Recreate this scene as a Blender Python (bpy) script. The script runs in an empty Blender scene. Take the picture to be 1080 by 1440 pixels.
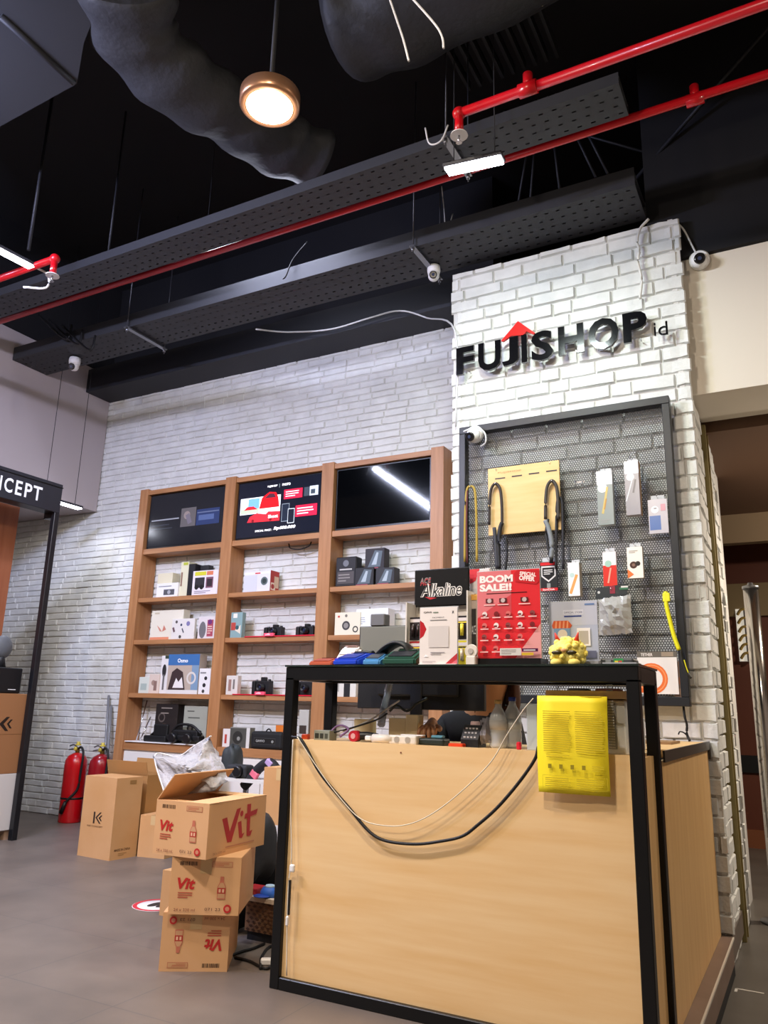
import bpy, bmesh, math, random
import numpy as np
from mathutils import Vector, Matrix
random.seed(7); rng = np.random.RandomState(5)
S = bpy.context.scene; COL = S.collection; PI = math.pi
# ------------------------------------------------------------------ camera
FPX = 1091.25; YAW, PIT, ROL = -0.49792391, 0.24759885, 0.02525696; HC = 1.1
cf = Vector((math.sin(YAW)*math.cos(PIT), math.cos(YAW)*math.cos(PIT), math.sin(PIT)))
cr0 = Vector((math.cos(YAW), -math.sin(YAW), 0)); cu0 = cr0.cross(cf)
cr = cr0*math.cos(ROL)+cu0*math.sin(ROL); cu = -cr0*math.sin(ROL)+cu0*math.cos(ROL)
CAMP = Vector((0, 0, HC))
cam = bpy.data.cameras.new('camera'); camo = bpy.data.objects.new('camera', cam); COL.objects.link(camo)
cam.sensor_fit = 'VERTICAL'; cam.sensor_height = 24; cam.sensor_width = 18; cam.lens = 24*FPX/1440
cam.clip_start = .05; cam.clip_end = 60
mw = Matrix((cr, cu, -cf)).transposed().to_4x4(); mw.translation = CAMP; camo.matrix_world = mw
S.camera = camo
S.view_settings.view_transform = 'Standard'; S.view_settings.look = 'None'
S.view_settings.exposure = 0.1; S.view_settings.gamma = 1; S.view_settings.use_curve_mapping = False
# measured from the photograph: a pixel's ray met with a wall, a shelf front or the floor
def ray(x, y): return cf+cr*((x-540)/FPX)+cu*((720-y)/FPX)
def wy(x, y, Y): d = ray(x, y); return CAMP+d*(Y/d.y)
def wx(x, y, X): d = ray(x, y); return CAMP+d*(X/d.x)
def wz(x, y, z): d = ray(x, y); return CAMP+d*((z-HC)/d.z)
def Xat(x, Y, z):
    k = (x-540)/FPX; v = cr-cf*k; return -(v.y*Y+v.z*(z-HC))/v.x
def Zat(y, X, Y):
    k = (720-y)/FPX; v = cu-cf*k; return HC-(v.x*X+v.y*Y)/v.z
# ------------------------------------------------------------------ world and light levels
W = bpy.data.worlds.new('world'); S.world = W; W.use_nodes = True
W.node_tree.nodes['Background'].inputs[0].default_value = (.9, .93, 1, 1)
W.node_tree.nodes['Background'].inputs[1].default_value = .0
P_ROUND = 38; P_LED = 40; P_ROOM = 108; E_ROUND = 14; E_LED = 14
WARM = (1, .86, .70); COOL = (.84, .87, 1); NEUT = (1, .93, .84)
# ------------------------------------------------------------------ helpers
def lin(h):
    if not isinstance(h, str): return tuple(h)
    h = h.lstrip('#'); h = ''.join(c*2 for c in h) if len(h) == 3 else h; o = []
    for i in (0, 2, 4):
        c = int(h[i:i+2], 16)/255; o.append(c/12.92 if c <= .04045 else ((c+.055)/1.055)**2.4)
    return tuple(o)
MC = {}
def mat(c, rough=.5, metal=0, emit=0, noise=None, bump=None, alpha=1, trans=0, coat=0, ior=1.45, key=None, sheen=0):
    k = key or (c, rough, metal, emit, str(noise), str(bump), alpha, trans, coat)
    if k in MC: return MC[k]
    m = bpy.data.materials.new('material'); m.use_nodes = True; nt = m.node_tree; b = nt.nodes['Principled BSDF']
    L = nt.links.new; rgb = lin(c)
    b.inputs['Base Color'].default_value = (*rgb, 1); b.inputs['Roughness'].default_value = rough
    b.inputs['Metallic'].default_value = metal; b.inputs['Alpha'].default_value = alpha
    b.inputs['Transmission Weight'].default_value = trans; b.inputs['Coat Weight'].default_value = coat
    b.inputs['IOR'].default_value = ior
    if emit:
        b.inputs['Emission Color'].default_value = (*rgb, 1); b.inputs['Emission Strength'].default_value = emit
    if noise or bump:
        tc = nt.nodes.new('ShaderNodeTexCoord')
    if noise:   # (second colour, scale, (sx,sy,sz), lo, hi)
        c2, sc, st, lo, hi = noise
        mp = nt.nodes.new('ShaderNodeMapping'); mp.inputs['Scale'].default_value = st
        n = nt.nodes.new('ShaderNodeTexNoise'); n.inputs['Scale'].default_value = sc; n.inputs['Detail'].default_value = 5
        r = nt.nodes.new('ShaderNodeValToRGB'); r.color_ramp.elements[0].position = lo; r.color_ramp.elements[1].position = hi
        r.color_ramp.elements[0].color = (*rgb, 1); r.color_ramp.elements[1].color = (*lin(c2), 1)
        L(tc.outputs['Object'], mp.inputs[0]); L(mp.outputs[0], n.inputs[0]); L(n.outputs[0], r.inputs[0]); L(r.outputs[0], b.inputs['Base Color'])
    if bump:    # (scale, strength, distance)
        n = nt.nodes.new('ShaderNodeTexNoise'); n.inputs['Scale'].default_value = bump[0]; n.inputs['Detail'].default_value = 6
        bp = nt.nodes.new('ShaderNodeBump'); bp.inputs['Strength'].default_value = bump[1]; bp.inputs['Distance'].default_value = bump[2]
        L(tc.outputs['Object'], n.inputs[0]); L(n.outputs[0], bp.inputs['Height']); L(bp.outputs[0], b.inputs['Normal'])
    MC[k] = m; return m
MWD = {}
def V(*a): return Vector(a)
class G:
    def __init__(s): s.bm = bmesh.new(); s.mats = []
    def mi(s, m):
        if isinstance(m, str): m = mat(m)
        if m not in s.mats: s.mats.append(m)
        return s.mats.index(m)
    def face(s, vs, m, smooth=False):
        try: f = s.bm.faces.new(vs)
        except ValueError: return None
        f.material_index = s.mi(m); f.smooth = smooth; return f
    def poly(s, pts, m): return s.face([s.bm.verts.new(p) for p in pts], m)
    def box(s, c, d, m, R=None, bev=0, seg=1):
        c = Vector(c); k = s.mi(m)
        vs = []
        for x in (-.5, .5):
            for y in (-.5, .5):
                for z in (-.5, .5):
                    p = Vector((x*d[0], y*d[1], z*d[2]))
                    if R is not None: p = R @ p
                    vs.append(s.bm.verts.new(c+p))
        fs = [s.bm.faces.new([vs[i] for i in q]) for q in ((0, 1, 3, 2), (4, 6, 7, 5), (0, 4, 5, 1), (2, 3, 7, 6), (0, 2, 6, 4), (1, 5, 7, 3))]
        for f in fs: f.material_index = k
        if bev:
            es = list({e for f in fs for e in f.edges})
            bmesh.ops.bevel(s.bm, geom=es, offset=bev, segments=seg, affect='EDGES', profile=.5)
        return s
    def b2(s, x0, x1, y0, y1, z0, z1, m, bev=0, seg=1):
        return s.box(((x0+x1)/2, (y0+y1)/2, (z0+z1)/2), (x1-x0, y1-y0, z1-z0), m, None, bev, seg)
    def rings(s, R, m, caps=True, smooth=True, closed=True):
        n = len(R[0]); vv = [[s.bm.verts.new(p) for p in r] for r in R]
        for a, b in zip(vv, vv[1:]):
            for i in range(n if closed else n-1): s.face([a[i], a[(i+1) % n], b[(i+1) % n], b[i]], m, smooth)
        if caps: s.face(vv[0][::-1], m); s.face(vv[-1], m)
        return s
    def cyl(s, p0, p1, r, m, r1=None, n=16, caps=True):
        p0, p1 = Vector(p0), Vector(p1); r1 = r if r1 is None else r1
        q = (p1-p0).to_track_quat('Z', 'Y'); u, v = q @ V(1, 0, 0), q @ V(0, 1, 0)
        cs = [(math.cos(2*PI*i/n), math.sin(2*PI*i/n)) for i in range(n)]
        return s.rings([[p0+(u*a+v*b)*r for a, b in cs], [p1+(u*a+v*b)*r1 for a, b in cs]], m, caps)
    def lathe(s, prof, m, c=(0, 0, 0), ax=(0, 0, 1), n=24):
        c = Vector(c); q = Vector(ax).to_track_quat('Z', 'Y'); u, v, w = q @ V(1, 0, 0), q @ V(0, 1, 0), q @ V(0, 0, 1)
        cs = [(math.cos(2*PI*i/n), math.sin(2*PI*i/n)) for i in range(n)]
        return s.rings([[c+w*z+(u*a+v*b)*max(r, 1e-4) for a, b in cs] for r, z in prof], m)
    def sph(s, c, r, m, R=None, n=20, k=12):
        c = Vector(c); r = (r, r, r) if isinstance(r, (int, float)) else r; rr = []
        for j in range(k+1):
            t = PI*(j/k); t = min(max(t, .02), PI-.02)
            ring = []
            for i in range(n):
                p = V(r[0]*math.sin(t)*math.cos(2*PI*i/n), r[1]*math.sin(t)*math.sin(2*PI*i/n), -r[2]*math.cos(t))
                if R is not None: p = R @ p
                ring.append(c+p)
            rr.append(ring)
        return s.rings(rr, m)
    def tube(s, pts, r, m, n=8, sub=6, flat=None):
        P = [Vector(p) for p in pts]
        if sub > 1 and len(P) > 2:
            Q = [P[0]*2-P[1]]+P+[P[-1]*2-P[-2]]; out = []
            for i in range(1, len(Q)-2):
                for k in range(sub):
                    t = k/sub; a, b, c, d = Q[i-1:i+3]
                    out.append(.5*((2*b)+(c-a)*t+(2*a-5*b+4*c-d)*t*t+(3*b-a-3*c+d)*t**3))
            P = out+[P[-1]]
        rr = []; up = V(.013, .021, 1)
        for i, p in enumerate(P):
            t = (P[min(i+1, len(P)-1)]-P[max(i-1, 0)]).normalized()
            u = t.cross(up)
            if u.length < .05: u = t.cross(V(1, 0, 0))
            u.normalize(); w = u.cross(t); k = r[min(int(i/len(P)*len(r)), len(r)-1)] if isinstance(r, (list, tuple)) else r
            a, b = (k, k) if flat is None else flat
            rr.append([p+u*(a*math.cos(2*PI*j/n))+w*(b*math.sin(2*PI*j/n)) for j in range(n)])
        return s.rings(rr, m)
    def prism(s, pts, O, u, v, t, m):
        O, u, v = Vector(O), Vector(u), Vector(v); n = u.cross(v).normalized()
        A = [O+u*x+v*y for x, y in pts]; B = [p+n*t for p in A]
        va = [s.bm.verts.new(p) for p in A]; vb = [s.bm.verts.new(p) for p in B]
        s.face(va[::-1], m); s.face(vb, m)
        for i in range(len(va)): s.face([va[i], va[(i+1) % len(va)], vb[(i+1) % len(va)], vb[i]], m)
        return s
    def build(s, name, parent=None, world=True, loc=None, tri=False):
        me = bpy.data.meshes.new(name)
        bmesh.ops.recalc_face_normals(s.bm, faces=s.bm.faces) if not tri else None
        M = None
        if parent is not None and world: M = MWD[parent.name].inverted()
        elif loc is not None: M = Matrix.Translation(-Vector(loc))
        if M is not None: bmesh.ops.transform(s.bm, matrix=M, verts=s.bm.verts)
        s.bm.to_mesh(me); s.bm.free()
        for m in s.mats: me.materials.append(m)
        o = bpy.data.objects.new(name, me); COL.objects.link(o)
        if parent is not None: o.parent = parent; MWD[o.name] = MWD[parent.name]
        else:
            MWD[o.name] = Matrix.Identity(4)
            if loc is not None: o.location = loc; MWD[o.name] = Matrix.Translation(Vector(loc))
        return o
def tag(o, label, cat, group=None, kind=None):
    o['label'] = label; o['category'] = cat
    if group: o['group'] = group
    if kind: o['kind'] = kind
    return o
def root(name, label, cat, loc, rz=0, group=None):
    o = bpy.data.objects.new(name, None); COL.objects.link(o); o.empty_display_size = .05
    o.location = loc; o.rotation_euler = (0, 0, rz); MWD[o.name] = Matrix.Translation(Vector(loc)) @ Matrix.Rotation(rz, 4, 'Z')
    return tag(o, label, cat, group)
def struct(g, name, label=None):
    o = g.build(name); o['kind'] = 'structure'
    if label: o['label'] = label
    return o
def retag(o, rz):      # turn a mesh root built at the origin
    o.rotation_euler = (0, 0, rz); MWD[o.name] = Matrix.Translation(o.location) @ Matrix.Rotation(rz, 4, 'Z')
TC = {}
def glyphs(txt, bold=.0, shear=0):
    k = (txt, bold, shear)
    if k in TC: return TC[k]
    cu_ = bpy.data.curves.new('t', 'FONT'); cu_.body = txt; cu_.offset = bold; cu_.shear = shear; cu_.resolution_u = 3
    ob = bpy.data.objects.new('t', cu_); COL.objects.link(ob); bpy.context.view_layer.update()
    me = bpy.data.meshes.new_from_object(ob.evaluated_get(bpy.context.evaluated_depsgraph_get()))
    vs = [(v.co.x, v.co.y) for v in me.vertices]; fs = [tuple(p.vertices) for p in me.polygons]
    bpy.data.objects.remove(ob); bpy.data.curves.remove(cu_); bpy.data.meshes.remove(me)
    x0 = min(a for a, b in vs); x1 = max(a for a, b in vs); y0 = min(b for a, b in vs); y1 = max(b for a, b in vs)
    TC[k] = ([((a-x0)/(x1-x0), (b-y0)/(y1-y0)) for a, b in vs], fs, (x1-x0)/(y1-y0)); return TC[k]
def art(parent, name, O, u, v, ops, world=False, emit=0, rough=.5, eps=.0008, label=None, flip=False):
    """flat printing on a face: O its lower left corner, u to the right, v up; sizes in metres"""
    g = G(); O, u, v = Vector(O), Vector(u).normalized(), Vector(v).normalized(); n = u.cross(v)
    for i, op in enumerate(ops):
        k = op[0]; e = eps+i*.00025
        def put(x, y): return O+u*x+v*y+n*e
        def M(c):
            return mat(c, rough, emit=emit)
        if k == 'r':
            x, y, w, h = op[1:5]; a = op[6] if len(op) > 6 else 0; cx, cy = x+w/2, y+h/2
            pts = [(-w/2, -h/2), (w/2, -h/2), (w/2, h/2), (-w/2, h/2)]
            g.poly([put(cx+p*math.cos(a)-q*math.sin(a), cy+p*math.sin(a)+q*math.cos(a)) for p, q in pts], M(op[5]))
        elif k == 'c':
            cx, cy, r = op[1:4]; ry = op[5] if len(op) > 5 else r
            g.poly([put(cx+r*math.cos(2*PI*j/20), cy+ry*math.sin(2*PI*j/20)) for j in range(20)], M(op[4]))
        elif k == 'o':   # ring
            cx, cy, r, t = op[1:5]
            a_ = [[put(cx+rr*math.cos(2*PI*j/24), cy+rr*math.sin(2*PI*j/24)) for j in range(24)] for rr in (r, r-t)]
            for j in range(24): g.poly([a_[0][j], a_[0][(j+1) % 24], a_[1][(j+1) % 24], a_[1][j]], M(op[5]))
        elif k == 'p': g.poly([put(x, y) for x, y in op[1]], M(op[2]))
        elif k == 't':   # txt,x,y,w,h,col,bold,shear,rot
            t, x, y, w, h, c = op[1:7]; bold = op[7] if len(op) > 7 else 0; sh = op[8] if len(op) > 8 else 0; a = op[9] if len(op) > 9 else 0
            vs, fs, asp = glyphs(t, bold, sh)
            if w is None: w = h*asp
            if h is None: h = w/asp
            cx, cy = x+w/2, y+h/2; bv = []
            for p, q in vs:
                p, q = (p-.5)*w, (q-.5)*h
                bv.append(g.bm.verts.new(put(cx+p*math.cos(a)-q*math.sin(a), cy+p*math.sin(a)+q*math.cos(a))))
            for f in fs: g.face([bv[j] for j in f], M(c))
        elif k == 'l':   # lines of small print: x,y,w,h,n,col
            x, y, w, h, nn, c = op[1:7]
            for j in range(nn):
                ww = w*(1 if j < nn-1 else .7)*(.9+.1*random.random()); yy = y+h*(1-(j+.75)/nn)
                g.poly([put(x, yy), put(x+ww, yy), put(x+ww, yy+h/nn*.42), put(x, yy+h/nn*.42)], M(c))
        elif k == 'b':   # barcode
            x, y, w, h, c = op[1:6]; xx = x
            while xx < x+w:
                t = random.choice((.0018, .003, .0045)); g.poly([put(xx, y), put(min(xx+t, x+w), y), put(min(xx+t, x+w), y+h), put(xx, y+h)], M(c)); xx += t+random.choice((.0018, .003))
    o = g.build(name, parent, world=world, tri=True)
    if label: o['label'] = label
    return o
# ------------------------------------------------------------------ materials
BRICKM = mat('#d2d3d0', .75, noise=('#e0e1de', 7, (1, 1, 1), .35, .65), bump=(55, .5, .006), key='brick')
MORTAR = mat('#cac8c4', .9, bump=(80, .5, .004), key='mortar')
PLAST = mat('#b3a9a9', .8, bump=(30, .08, .004), key='plaster')
BEIGE = mat('#dcd4c6', .8, key='beige')
BLK = mat('#121214', .45); BLKM = mat('#15161a', .35, coat=.1); DARK = mat('#1b1c20', .6); CEILM = mat('#141418', .85)
TRAYM = mat('#3b3c40', .55, .3); DUCTM = mat('#55565a', .62, bump=(6, .4, .03), key='duct'); RED = mat('#c20f1c', .3, coat=.3)
WOODS = mat('#9f6d44', .45, noise=('#b58257', 3.5, (9, 9, .7), .3, .7), key='shelfwood')
WOODH = mat('#9f6d44', .45, noise=('#b58257', 3.5, (.7, 9, 9), .3, .7), key='shelfwoodh')
LAMH = mat('#e9bf84', .42, noise=('#f4d3a0', 4, (.5, 5, 6), .25, .75), key='laminate')
LAMV = mat('#dcae70', .42, noise=('#ecc48a', 4, (6, 6, .5), .25, .75), key='laminatev')
CARD = mat('#c49460', .8, noise=('#cea071', 3, (1, 1, 1), .3, .7), key='carton'); CARDD = mat('#a87c49', .85)
CARDV = mat('#d2a272', .8, noise=('#dbac7e', 3, (1, 1, 1), .3, .7), key='cartonvit')
WHITE = mat('#ececec', .4); CHROME = mat('#c8c8cc', .2, 1); STEEL = mat('#8d8e92', .35, .9)
def glassy(c, a): return mat(c, .05, alpha=a, coat=.5)
FLOORM = bpy.data.materials.new('material'); FLOORM.use_nodes = True
def _floor():
    nt = FLOORM.node_tree; b = nt.nodes['Principled BSDF']; L = nt.links.new
    tc = nt.nodes.new('ShaderNodeTexCoord'); br = nt.nodes.new('ShaderNodeTexBrick'); n = nt.nodes.new('ShaderNodeTexNoise')
    br.offset = 0; br.inputs['Scale'].default_value = 1; br.inputs['Mortar Size'].default_value = .003; br.inputs['Brick Width'].default_value = .6; br.inputs['Row Height'].default_value = .6
    br.inputs['Color1'].default_value = (*lin('#6e645d'), 1); br.inputs['Color2'].default_value = (*lin('#726861'), 1); br.inputs['Mortar'].default_value = (*lin('#5f5a57'), 1)
    n.inputs['Scale'].default_value = 2.5; n.inputs['Detail'].default_value = 6
    r = nt.nodes.new('ShaderNodeValToRGB'); r.color_ramp.elements[0].color = (.72, .72, .72, 1); r.color_ramp.elements[1].color = (1.1, 1.08, 1.05, 1); r.color_ramp.elements[0].position = .3; r.color_ramp.elements[1].position = .7
    mx = nt.nodes.new('ShaderNodeMix'); mx.data_type = 'RGBA'; mx.blend_type = 'MULTIPLY'; mx.inputs[0].default_value = 1
    L(tc.outputs['Object'], br.inputs[0]); L(tc.outputs['Object'], n.inputs[0]); L(n.outputs[0], r.inputs[0])
    L(br.outputs[0], mx.inputs[6]); L(r.outputs[0], mx.inputs[7]); L(mx.outputs[2], b.inputs['Base Color']); b.inputs['Roughness'].default_value = .42
_floor()
# ------------------------------------------------------------------ setting
XL, XC0, XC1, YW, YC, XP = -6.58, -2.06, -.478, 5.66, 4.76, -.478
ZLOW = -.17
g = G(); g.b2(-9, XP, -3.5, YW, -.12, 0, FLOORM); struct(g, 'floor', 'grey tiled shop floor')
g = G(); g.b2(-9, 3.5, -3.5, 12, ZLOW-.1, ZLOW, mat('#5a554f', .35, noise=('#67625c', 3, (1, 1, 1), .3, .7))); struct(g, 'floor_corridor', 'lower corridor floor')
g = G(); g.b2(XP-.09, XP+.004, -3.4, YC-.03, -.121, .004, mat('#7b665a', .4, noise=('#8a7468', 5, (1, 1, 1), .3, .7))); g.b2(XP+.004, XP+.012, -3.4, YC-.03, -.004, .006, mat('#d8d2c8', .4)); g.b2(XP-.005, XP+.004, -3.4, YC-.03, ZLOW, -.12, DARK)  # the pale strip is the highlight along the step edge, put in as colour
struct(g, 'trim_1', 'brown step edge of the raised shop floor')
g = G(); g.b2(-9, 3.5, -3.5, 12, 5.7, 5.9, CEILM); struct(g, 'ceiling')
def bricks(name, O, u, n, Wd, H, bh, bl, z0=0, ends=0, d=.016, label=None, gap=.006):
    O, u, n = np.array(O, float), np.array(u, float), np.array(n, float); zz = np.array([0, 0, 1.])
    Vt = []; Fc = []; Mi = []
    def P(a, b, c): return O+u*a+zz*b+n*c
    def quad(i, m): Fc.append(i); Mi.append(m)
    Vt += [P(0, z0, 0), P(Wd, z0, 0), P(Wd, H, 0), P(0, H, 0), P(0, z0, -.03), P(Wd, z0, -.03), P(Wd, H, -.03), P(0, H, -.03)]
    for q in ((0, 1, 2, 3), (7, 6, 5, 4), (0, 3, 7, 4), (1, 5, 6, 2), (3, 2, 6, 7), (0, 4, 5, 1)): quad(q, 1)
    z = z0; off = 0
    while z < H-.01:
        h = min(bh*(.93+.14*rng.rand()), H-z); off = (off+bl*(.3+.35*rng.rand())) % bl; a = -off
        while a < Wd:
            l = bl*(.8+.35*rng.rand()) if rng.rand() > .12 else bl*.5
            a0, a1 = max(a, 0), min(a+l, Wd); a += l
            if a1-a0 < .03: continue
            e0 = -(.004+.014*rng.rand()) if ends and a0 == 0 else gap/2; e1 = (.004+.014*rng.rand()) if ends and a1 == Wd else -gap/2
            x0, x1, y0, y1 = a0+e0, a1+e1, z+gap/2+.002*rng.randn()*.5, z+h-gap/2
            c = min(.007, h*.14); dd = d*(.75+.5*rng.rand()); k = len(Vt)
            j = lambda s=.0018: s*rng.randn()
            xm = [x0, x0+(x1-x0)*.33, x0+(x1-x0)*.66, x1]
            # base ring and raised ring, 4 columns for an uneven hand-laid outline
            ys = [(y0+j(), y1+j()) for _ in xm]
            for i_, x in enumerate(xm): Vt.append(P(x, ys[i_][0], -.001)); Vt.append(P(x, ys[i_][1], -.001))
            for i_, x in enumerate(xm):
                xx = x+(c if i_ == 0 else -c if i_ == 3 else 0); t_ = dd+j(.0015)
                Vt.append(P(xx, ys[i_][0]+c, t_)); Vt.append(P(xx, ys[i_][1]-c, t_+j(.0012)))
            for i_ in range(3):
                b0 = k+2*i_; t0 = k+8+2*i_
                quad((t0, t0+2, t0+3, t0+1), 0); quad((b0, b0+2, t0+2, t0), 0); quad((b0+3, b0+1, t0+1, t0+3), 0)
            quad((k+1, k, k+8, k+9), 0); quad((k+6, k+7, k+15, k+14), 0)
        z += h
    me = bpy.data.meshes.new(name); me.from_pydata([tuple(v) for v in Vt], [], Fc); me.materials.append(BRICKM); me.materials.append(MORTAR)
    me.polygons.foreach_set('material_index', Mi); me.update()
    bm = bmesh.new(); bm.from_mesh(me); bmesh.ops.recalc_face_normals(bm, faces=bm.faces); bm.to_mesh(me); bm.free()
    o = bpy.data.objects.new(name, me); COL.objects.link(o); return o
def bwall(*a, **k):
    lb = k.pop('lb', None); o = bricks(*a, **k); o['kind'] = 'structure'
    if lb: o['label'] = lb
    return o
bwall('wall_back', (-8.9, YW, 0), (1, 0, 0), (0, -1, 0), 8.9+XC0+.02, 4.62, .0635, .27, lb='white painted brick back wall', d=.012, gap=.005)
g = G(); g.b2(-9, XC0, YW+.03, YW+.2, 0, 5.7, CEILM); g.b2(-9, XC0, YW-.02, YW+.03, 4.6, 5.7, CEILM); struct(g, 'wall_back_upper')
# column: front, left flank, right flank
YCB = 5.66
g = G(); g.b2(XC0+.035, XC1-.035, YC+.035, YCB+1.0, ZLOW, 4.25, MORTAR); struct(g, 'wall_column_core')
bwall('wall_column_front', (XC0, YC+.03, 0), (1, 0, 0), (0, -1, 0), XC1-XC0, 4.25, .0955, .27, z0=0, ends=1, d=.02, lb='white brick pillar face carrying the shop sign', gap=.007)
bwall('wall_column_left', (XC0+.03, YCB, 0), (0, -1, 0), (-1, 0, 0), YCB-YC-.02, 4.25, .0955, .27, d=.018)
bwall('wall_column_right', (XC1-.03, YC+.02, 0), (0, 1, 0), (1, 0, 0), .62, 4.25, .0955, .25, z0=ZLOW, d=.02, lb='brick flank of the pillar beside the passage')
bwall('wall_column_right_far', (XC1-.03, YC+.80, 0), (0, 1, 0), (1, 0, 0), .5, 3.2, .0955, .25, z0=ZLOW, d=.028)
g = G()
for a, b in ((5.41, 5.435), (5.545, 5.57)): g.b2(XC1-.03, XC1+.012, a, b, ZLOW, 3.03, mat('#8f8153', .5, .2))
g.b2(XC1-.03, XC1-.005, 5.43, 5.55, ZLOW, 3.03, mat('#a39462', .5, .2)); o = struct(g, 'trim_2', 'beige metal shutter rail down the pillar flank')
# passage on the right
g = G(); g.b2(XC1-.01, 3.4, 4.90, 5.42, 3.05, 4.0, BEIGE); struct(g, 'wall_right', 'beige wall panel over the passage')
g = G(); g.b2(XC1-.2, 3.4, 4.86, 5.5, 4.0, 5.7, CEILM); struct(g, 'wall_right_upper')
g = G(); g.b2(XC1-.2, 3.4, 5.5, 12, 3.0, 3.1, mat('#6d5240', .7)); g.b2(-.8, 3.4, 8.0, 8.12, 2.72, 3.0, mat('#8f7a60', .7)); struct(g, 'ceiling_corridor')
g = G(); g.b2(-1.6, 3.4, 9.2, 9.35, ZLOW, 3.0, mat('#5c2d1c', .6)); g.b2(-1.6, 3.4, 9.15, 9.2, ZLOW, .0, mat('#7d4a2e', .5)); g.b2(-1.6, 3.4, 9.17, 9.2, .55, .72, BLK); g.b2(-1.6, 3.4, 9.14, 9.2, 2.15, 2.5, mat('#83704f', .6)); struct(g, 'wall_corridor', 'red-brown wall at the far end of the passage')
g = G(); g.b2(3.4, 3.5, -3.5, 12, ZLOW, 5.7, mat('#8a8078', .8)); struct(g, 'wall_right_far')
g = G(); g.b2(-9, 3.5, -3.6, -3.5, ZLOW, 5.7, mat('#8a8684', .8)); struct(g, 'wall_behind')
g = G(); g.b2(-9.1, -9, -3.5, YW+.1, 0, 5.7, mat('#8a8684', .8)); struct(g, 'wall_left_far')
g = G(); g.b2(-8.95, XL, 1.5, YW-.02, 3.07, 4.62, PLAST); struct(g, 'wall_left', 'grey plaster bulkhead on the left')
g = G(); g.b2(-8.95, XL, 1.5, YW-.02, 4.62, 5.7, CEILM); struct(g, 'wall_left_upper')
# beam over the back wall and black tray boxes
g = G(); g.b2(XL+.003, XC0, 5.31, YW-.005, 4.32, 4.58, mat('#24252b', .6)); struct(g, 'trim_3', 'black beam along the top of the back wall')
# ------------------------------------------------------------------ ceiling services
def tray(label, x0, x1, y0, y1, z, side, pitch=.075, rows=5, y1r=None):
    o = root('cable_tray', label, 'cable tray', ((x0+x1)/2, (y0+y1)/2, z), group='perforated cable trays under the ceiling')
    g = G(); n = int((x1-x0)/pitch); px = (x1-x0)/n; py = (y1-y0)/rows; m = TRAYM
    for i in range(n):
        for j in range(rows):
            a, b = x0+i*px, y0+j*py; s = (px*.25 if j % 2 else 0); hx0, hx1 = a+px*.2+s*.8, a+px*.52+s*.8; hy0, hy1 = b+py*.42, b+py*.58
            v = [g.bm.verts.new(p) for p in ((a, b, z), (a+px, b, z), (a+px, b+py, z), (a, b+py, z), (hx0, hy0, z), (hx1, hy0, z), (hx1, hy1, z), (hx0, hy1, z))]
            for q in ((0, 1, 5, 4), (1, 2, 6, 5), (2, 3, 7, 6), (3, 0, 4, 7)): g.face([v[k] for k in q], m)
    g.build('perforated_base', o)
    g = G(); g.b2(x0, x1, y0-.003, y0, z, z+side, TRAYM); g.build('side_rail', o)
    g = G(); g.b2(x0, x1, y1, y1+.003, z, z+side, TRAYM); g.build('side_rail', o)
    g = G(); g.b2(x0, x1, y0+.01, y1-.01, z+side*.7, z+side*.7+.01, DARK); g.build('tray_cover', o)
    return o
tray('dark perforated cable tray running in front of the black beam over the back wall', XL+.01, -.67, 4.41, 4.80, 4.31, .13)
tray('upper perforated cable tray running just above the long red pipe', -6.2, -.585, 3.53, 3.78, 4.30, .07, rows=4)
for x, y0, y1, z in ((-5.0, 4.36, 4.86, 4.29), (-2.2, 4.36, 4.86, 4.29), (-1.55, 3.46, 3.84, 4.28)):
    o = root('tray_hanger', {-5.0: 'threaded rod hanger holding the lower cable tray at the left', -2.2: 'threaded rod hanger holding the lower cable tray near the pillar', -1.55: 'threaded rod hanger holding the upper cable tray by the lamp'}[x], 'hanger', (x, y0, z), group='threaded rod hangers of the cable trays')
    g = G(); g.box((x, (y0+y1)/2, z), (.04, y1-y0, .012), STEEL); g.build('cross_bar', o)
    for y in (y0+.02, y1-.02):
        g = G(); g.cyl((x, y, z-.05), (x, y, 5.7), .005, mat('#4a4b50', .4, .6), n=8); g.cyl((x, y, z-.03), (x, y, z-.012), .012, STEEL, n=6); g.build('rod', o)
def pipe(name, label, segs, r):
    g = G()
    for pts in segs: g.tube(pts, r, RED, n=14, sub=1)
    return g
YPU, ZPU = 3.06, 4.0
Lp = {}
def sprinkler_pipe(label, pts, tees, coup):
    o = root('sprinkler_pipe', label, 'pipe', pts[0])
    g = G(); g.tube(pts, .024, RED, n=16, sub=1); g.build('pipe_run', o)
    for x in tees:
        g = G(); g.cyl((x, pts[0][1], pts[0][2]), (x, pts[0][1], pts[0][2]+.085), .024, RED, n=14); g.cyl((x-.045, pts[0][1], pts[0][2]), (x+.045, pts[0][1], pts[0][2]), .034, RED, n=14); g.build('tee_fitting', o)
    for p in coup:
        g = G(); g.sph(p, .034, RED); g.build('elbow', o)
    return o
sprinkler_pipe('short upper red sprinkler pipe with a drop elbow at right', [(-1.29, YPU, 4.02), (3.38, YPU, 4.02)], (-.93,), [(-1.29, YPU, 4.02)])
sprinkler_pipe('red sprinkler pipe stub at the far left ending in an elbow', [(-6.57, YPU, 4.02), (-4.27, YPU, 4.02)], (), [(-4.27, YPU, 4.02)])
o = sprinkler_pipe('long red pipe running under the upper cable tray to the right', [(-6.3, 3.87, 4.34), (3.38, 3.85, 4.34)], (.0-.25,), [])
g = G(); g.b2(-4.15, -4.05, 3.78, 3.86, 4.40, 4.50, DARK); g.cyl((-4.1, 3.87, 4.33), (-4.1, 3.87, 4.55), .01, STEEL); g.build('clamp', o)
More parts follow.
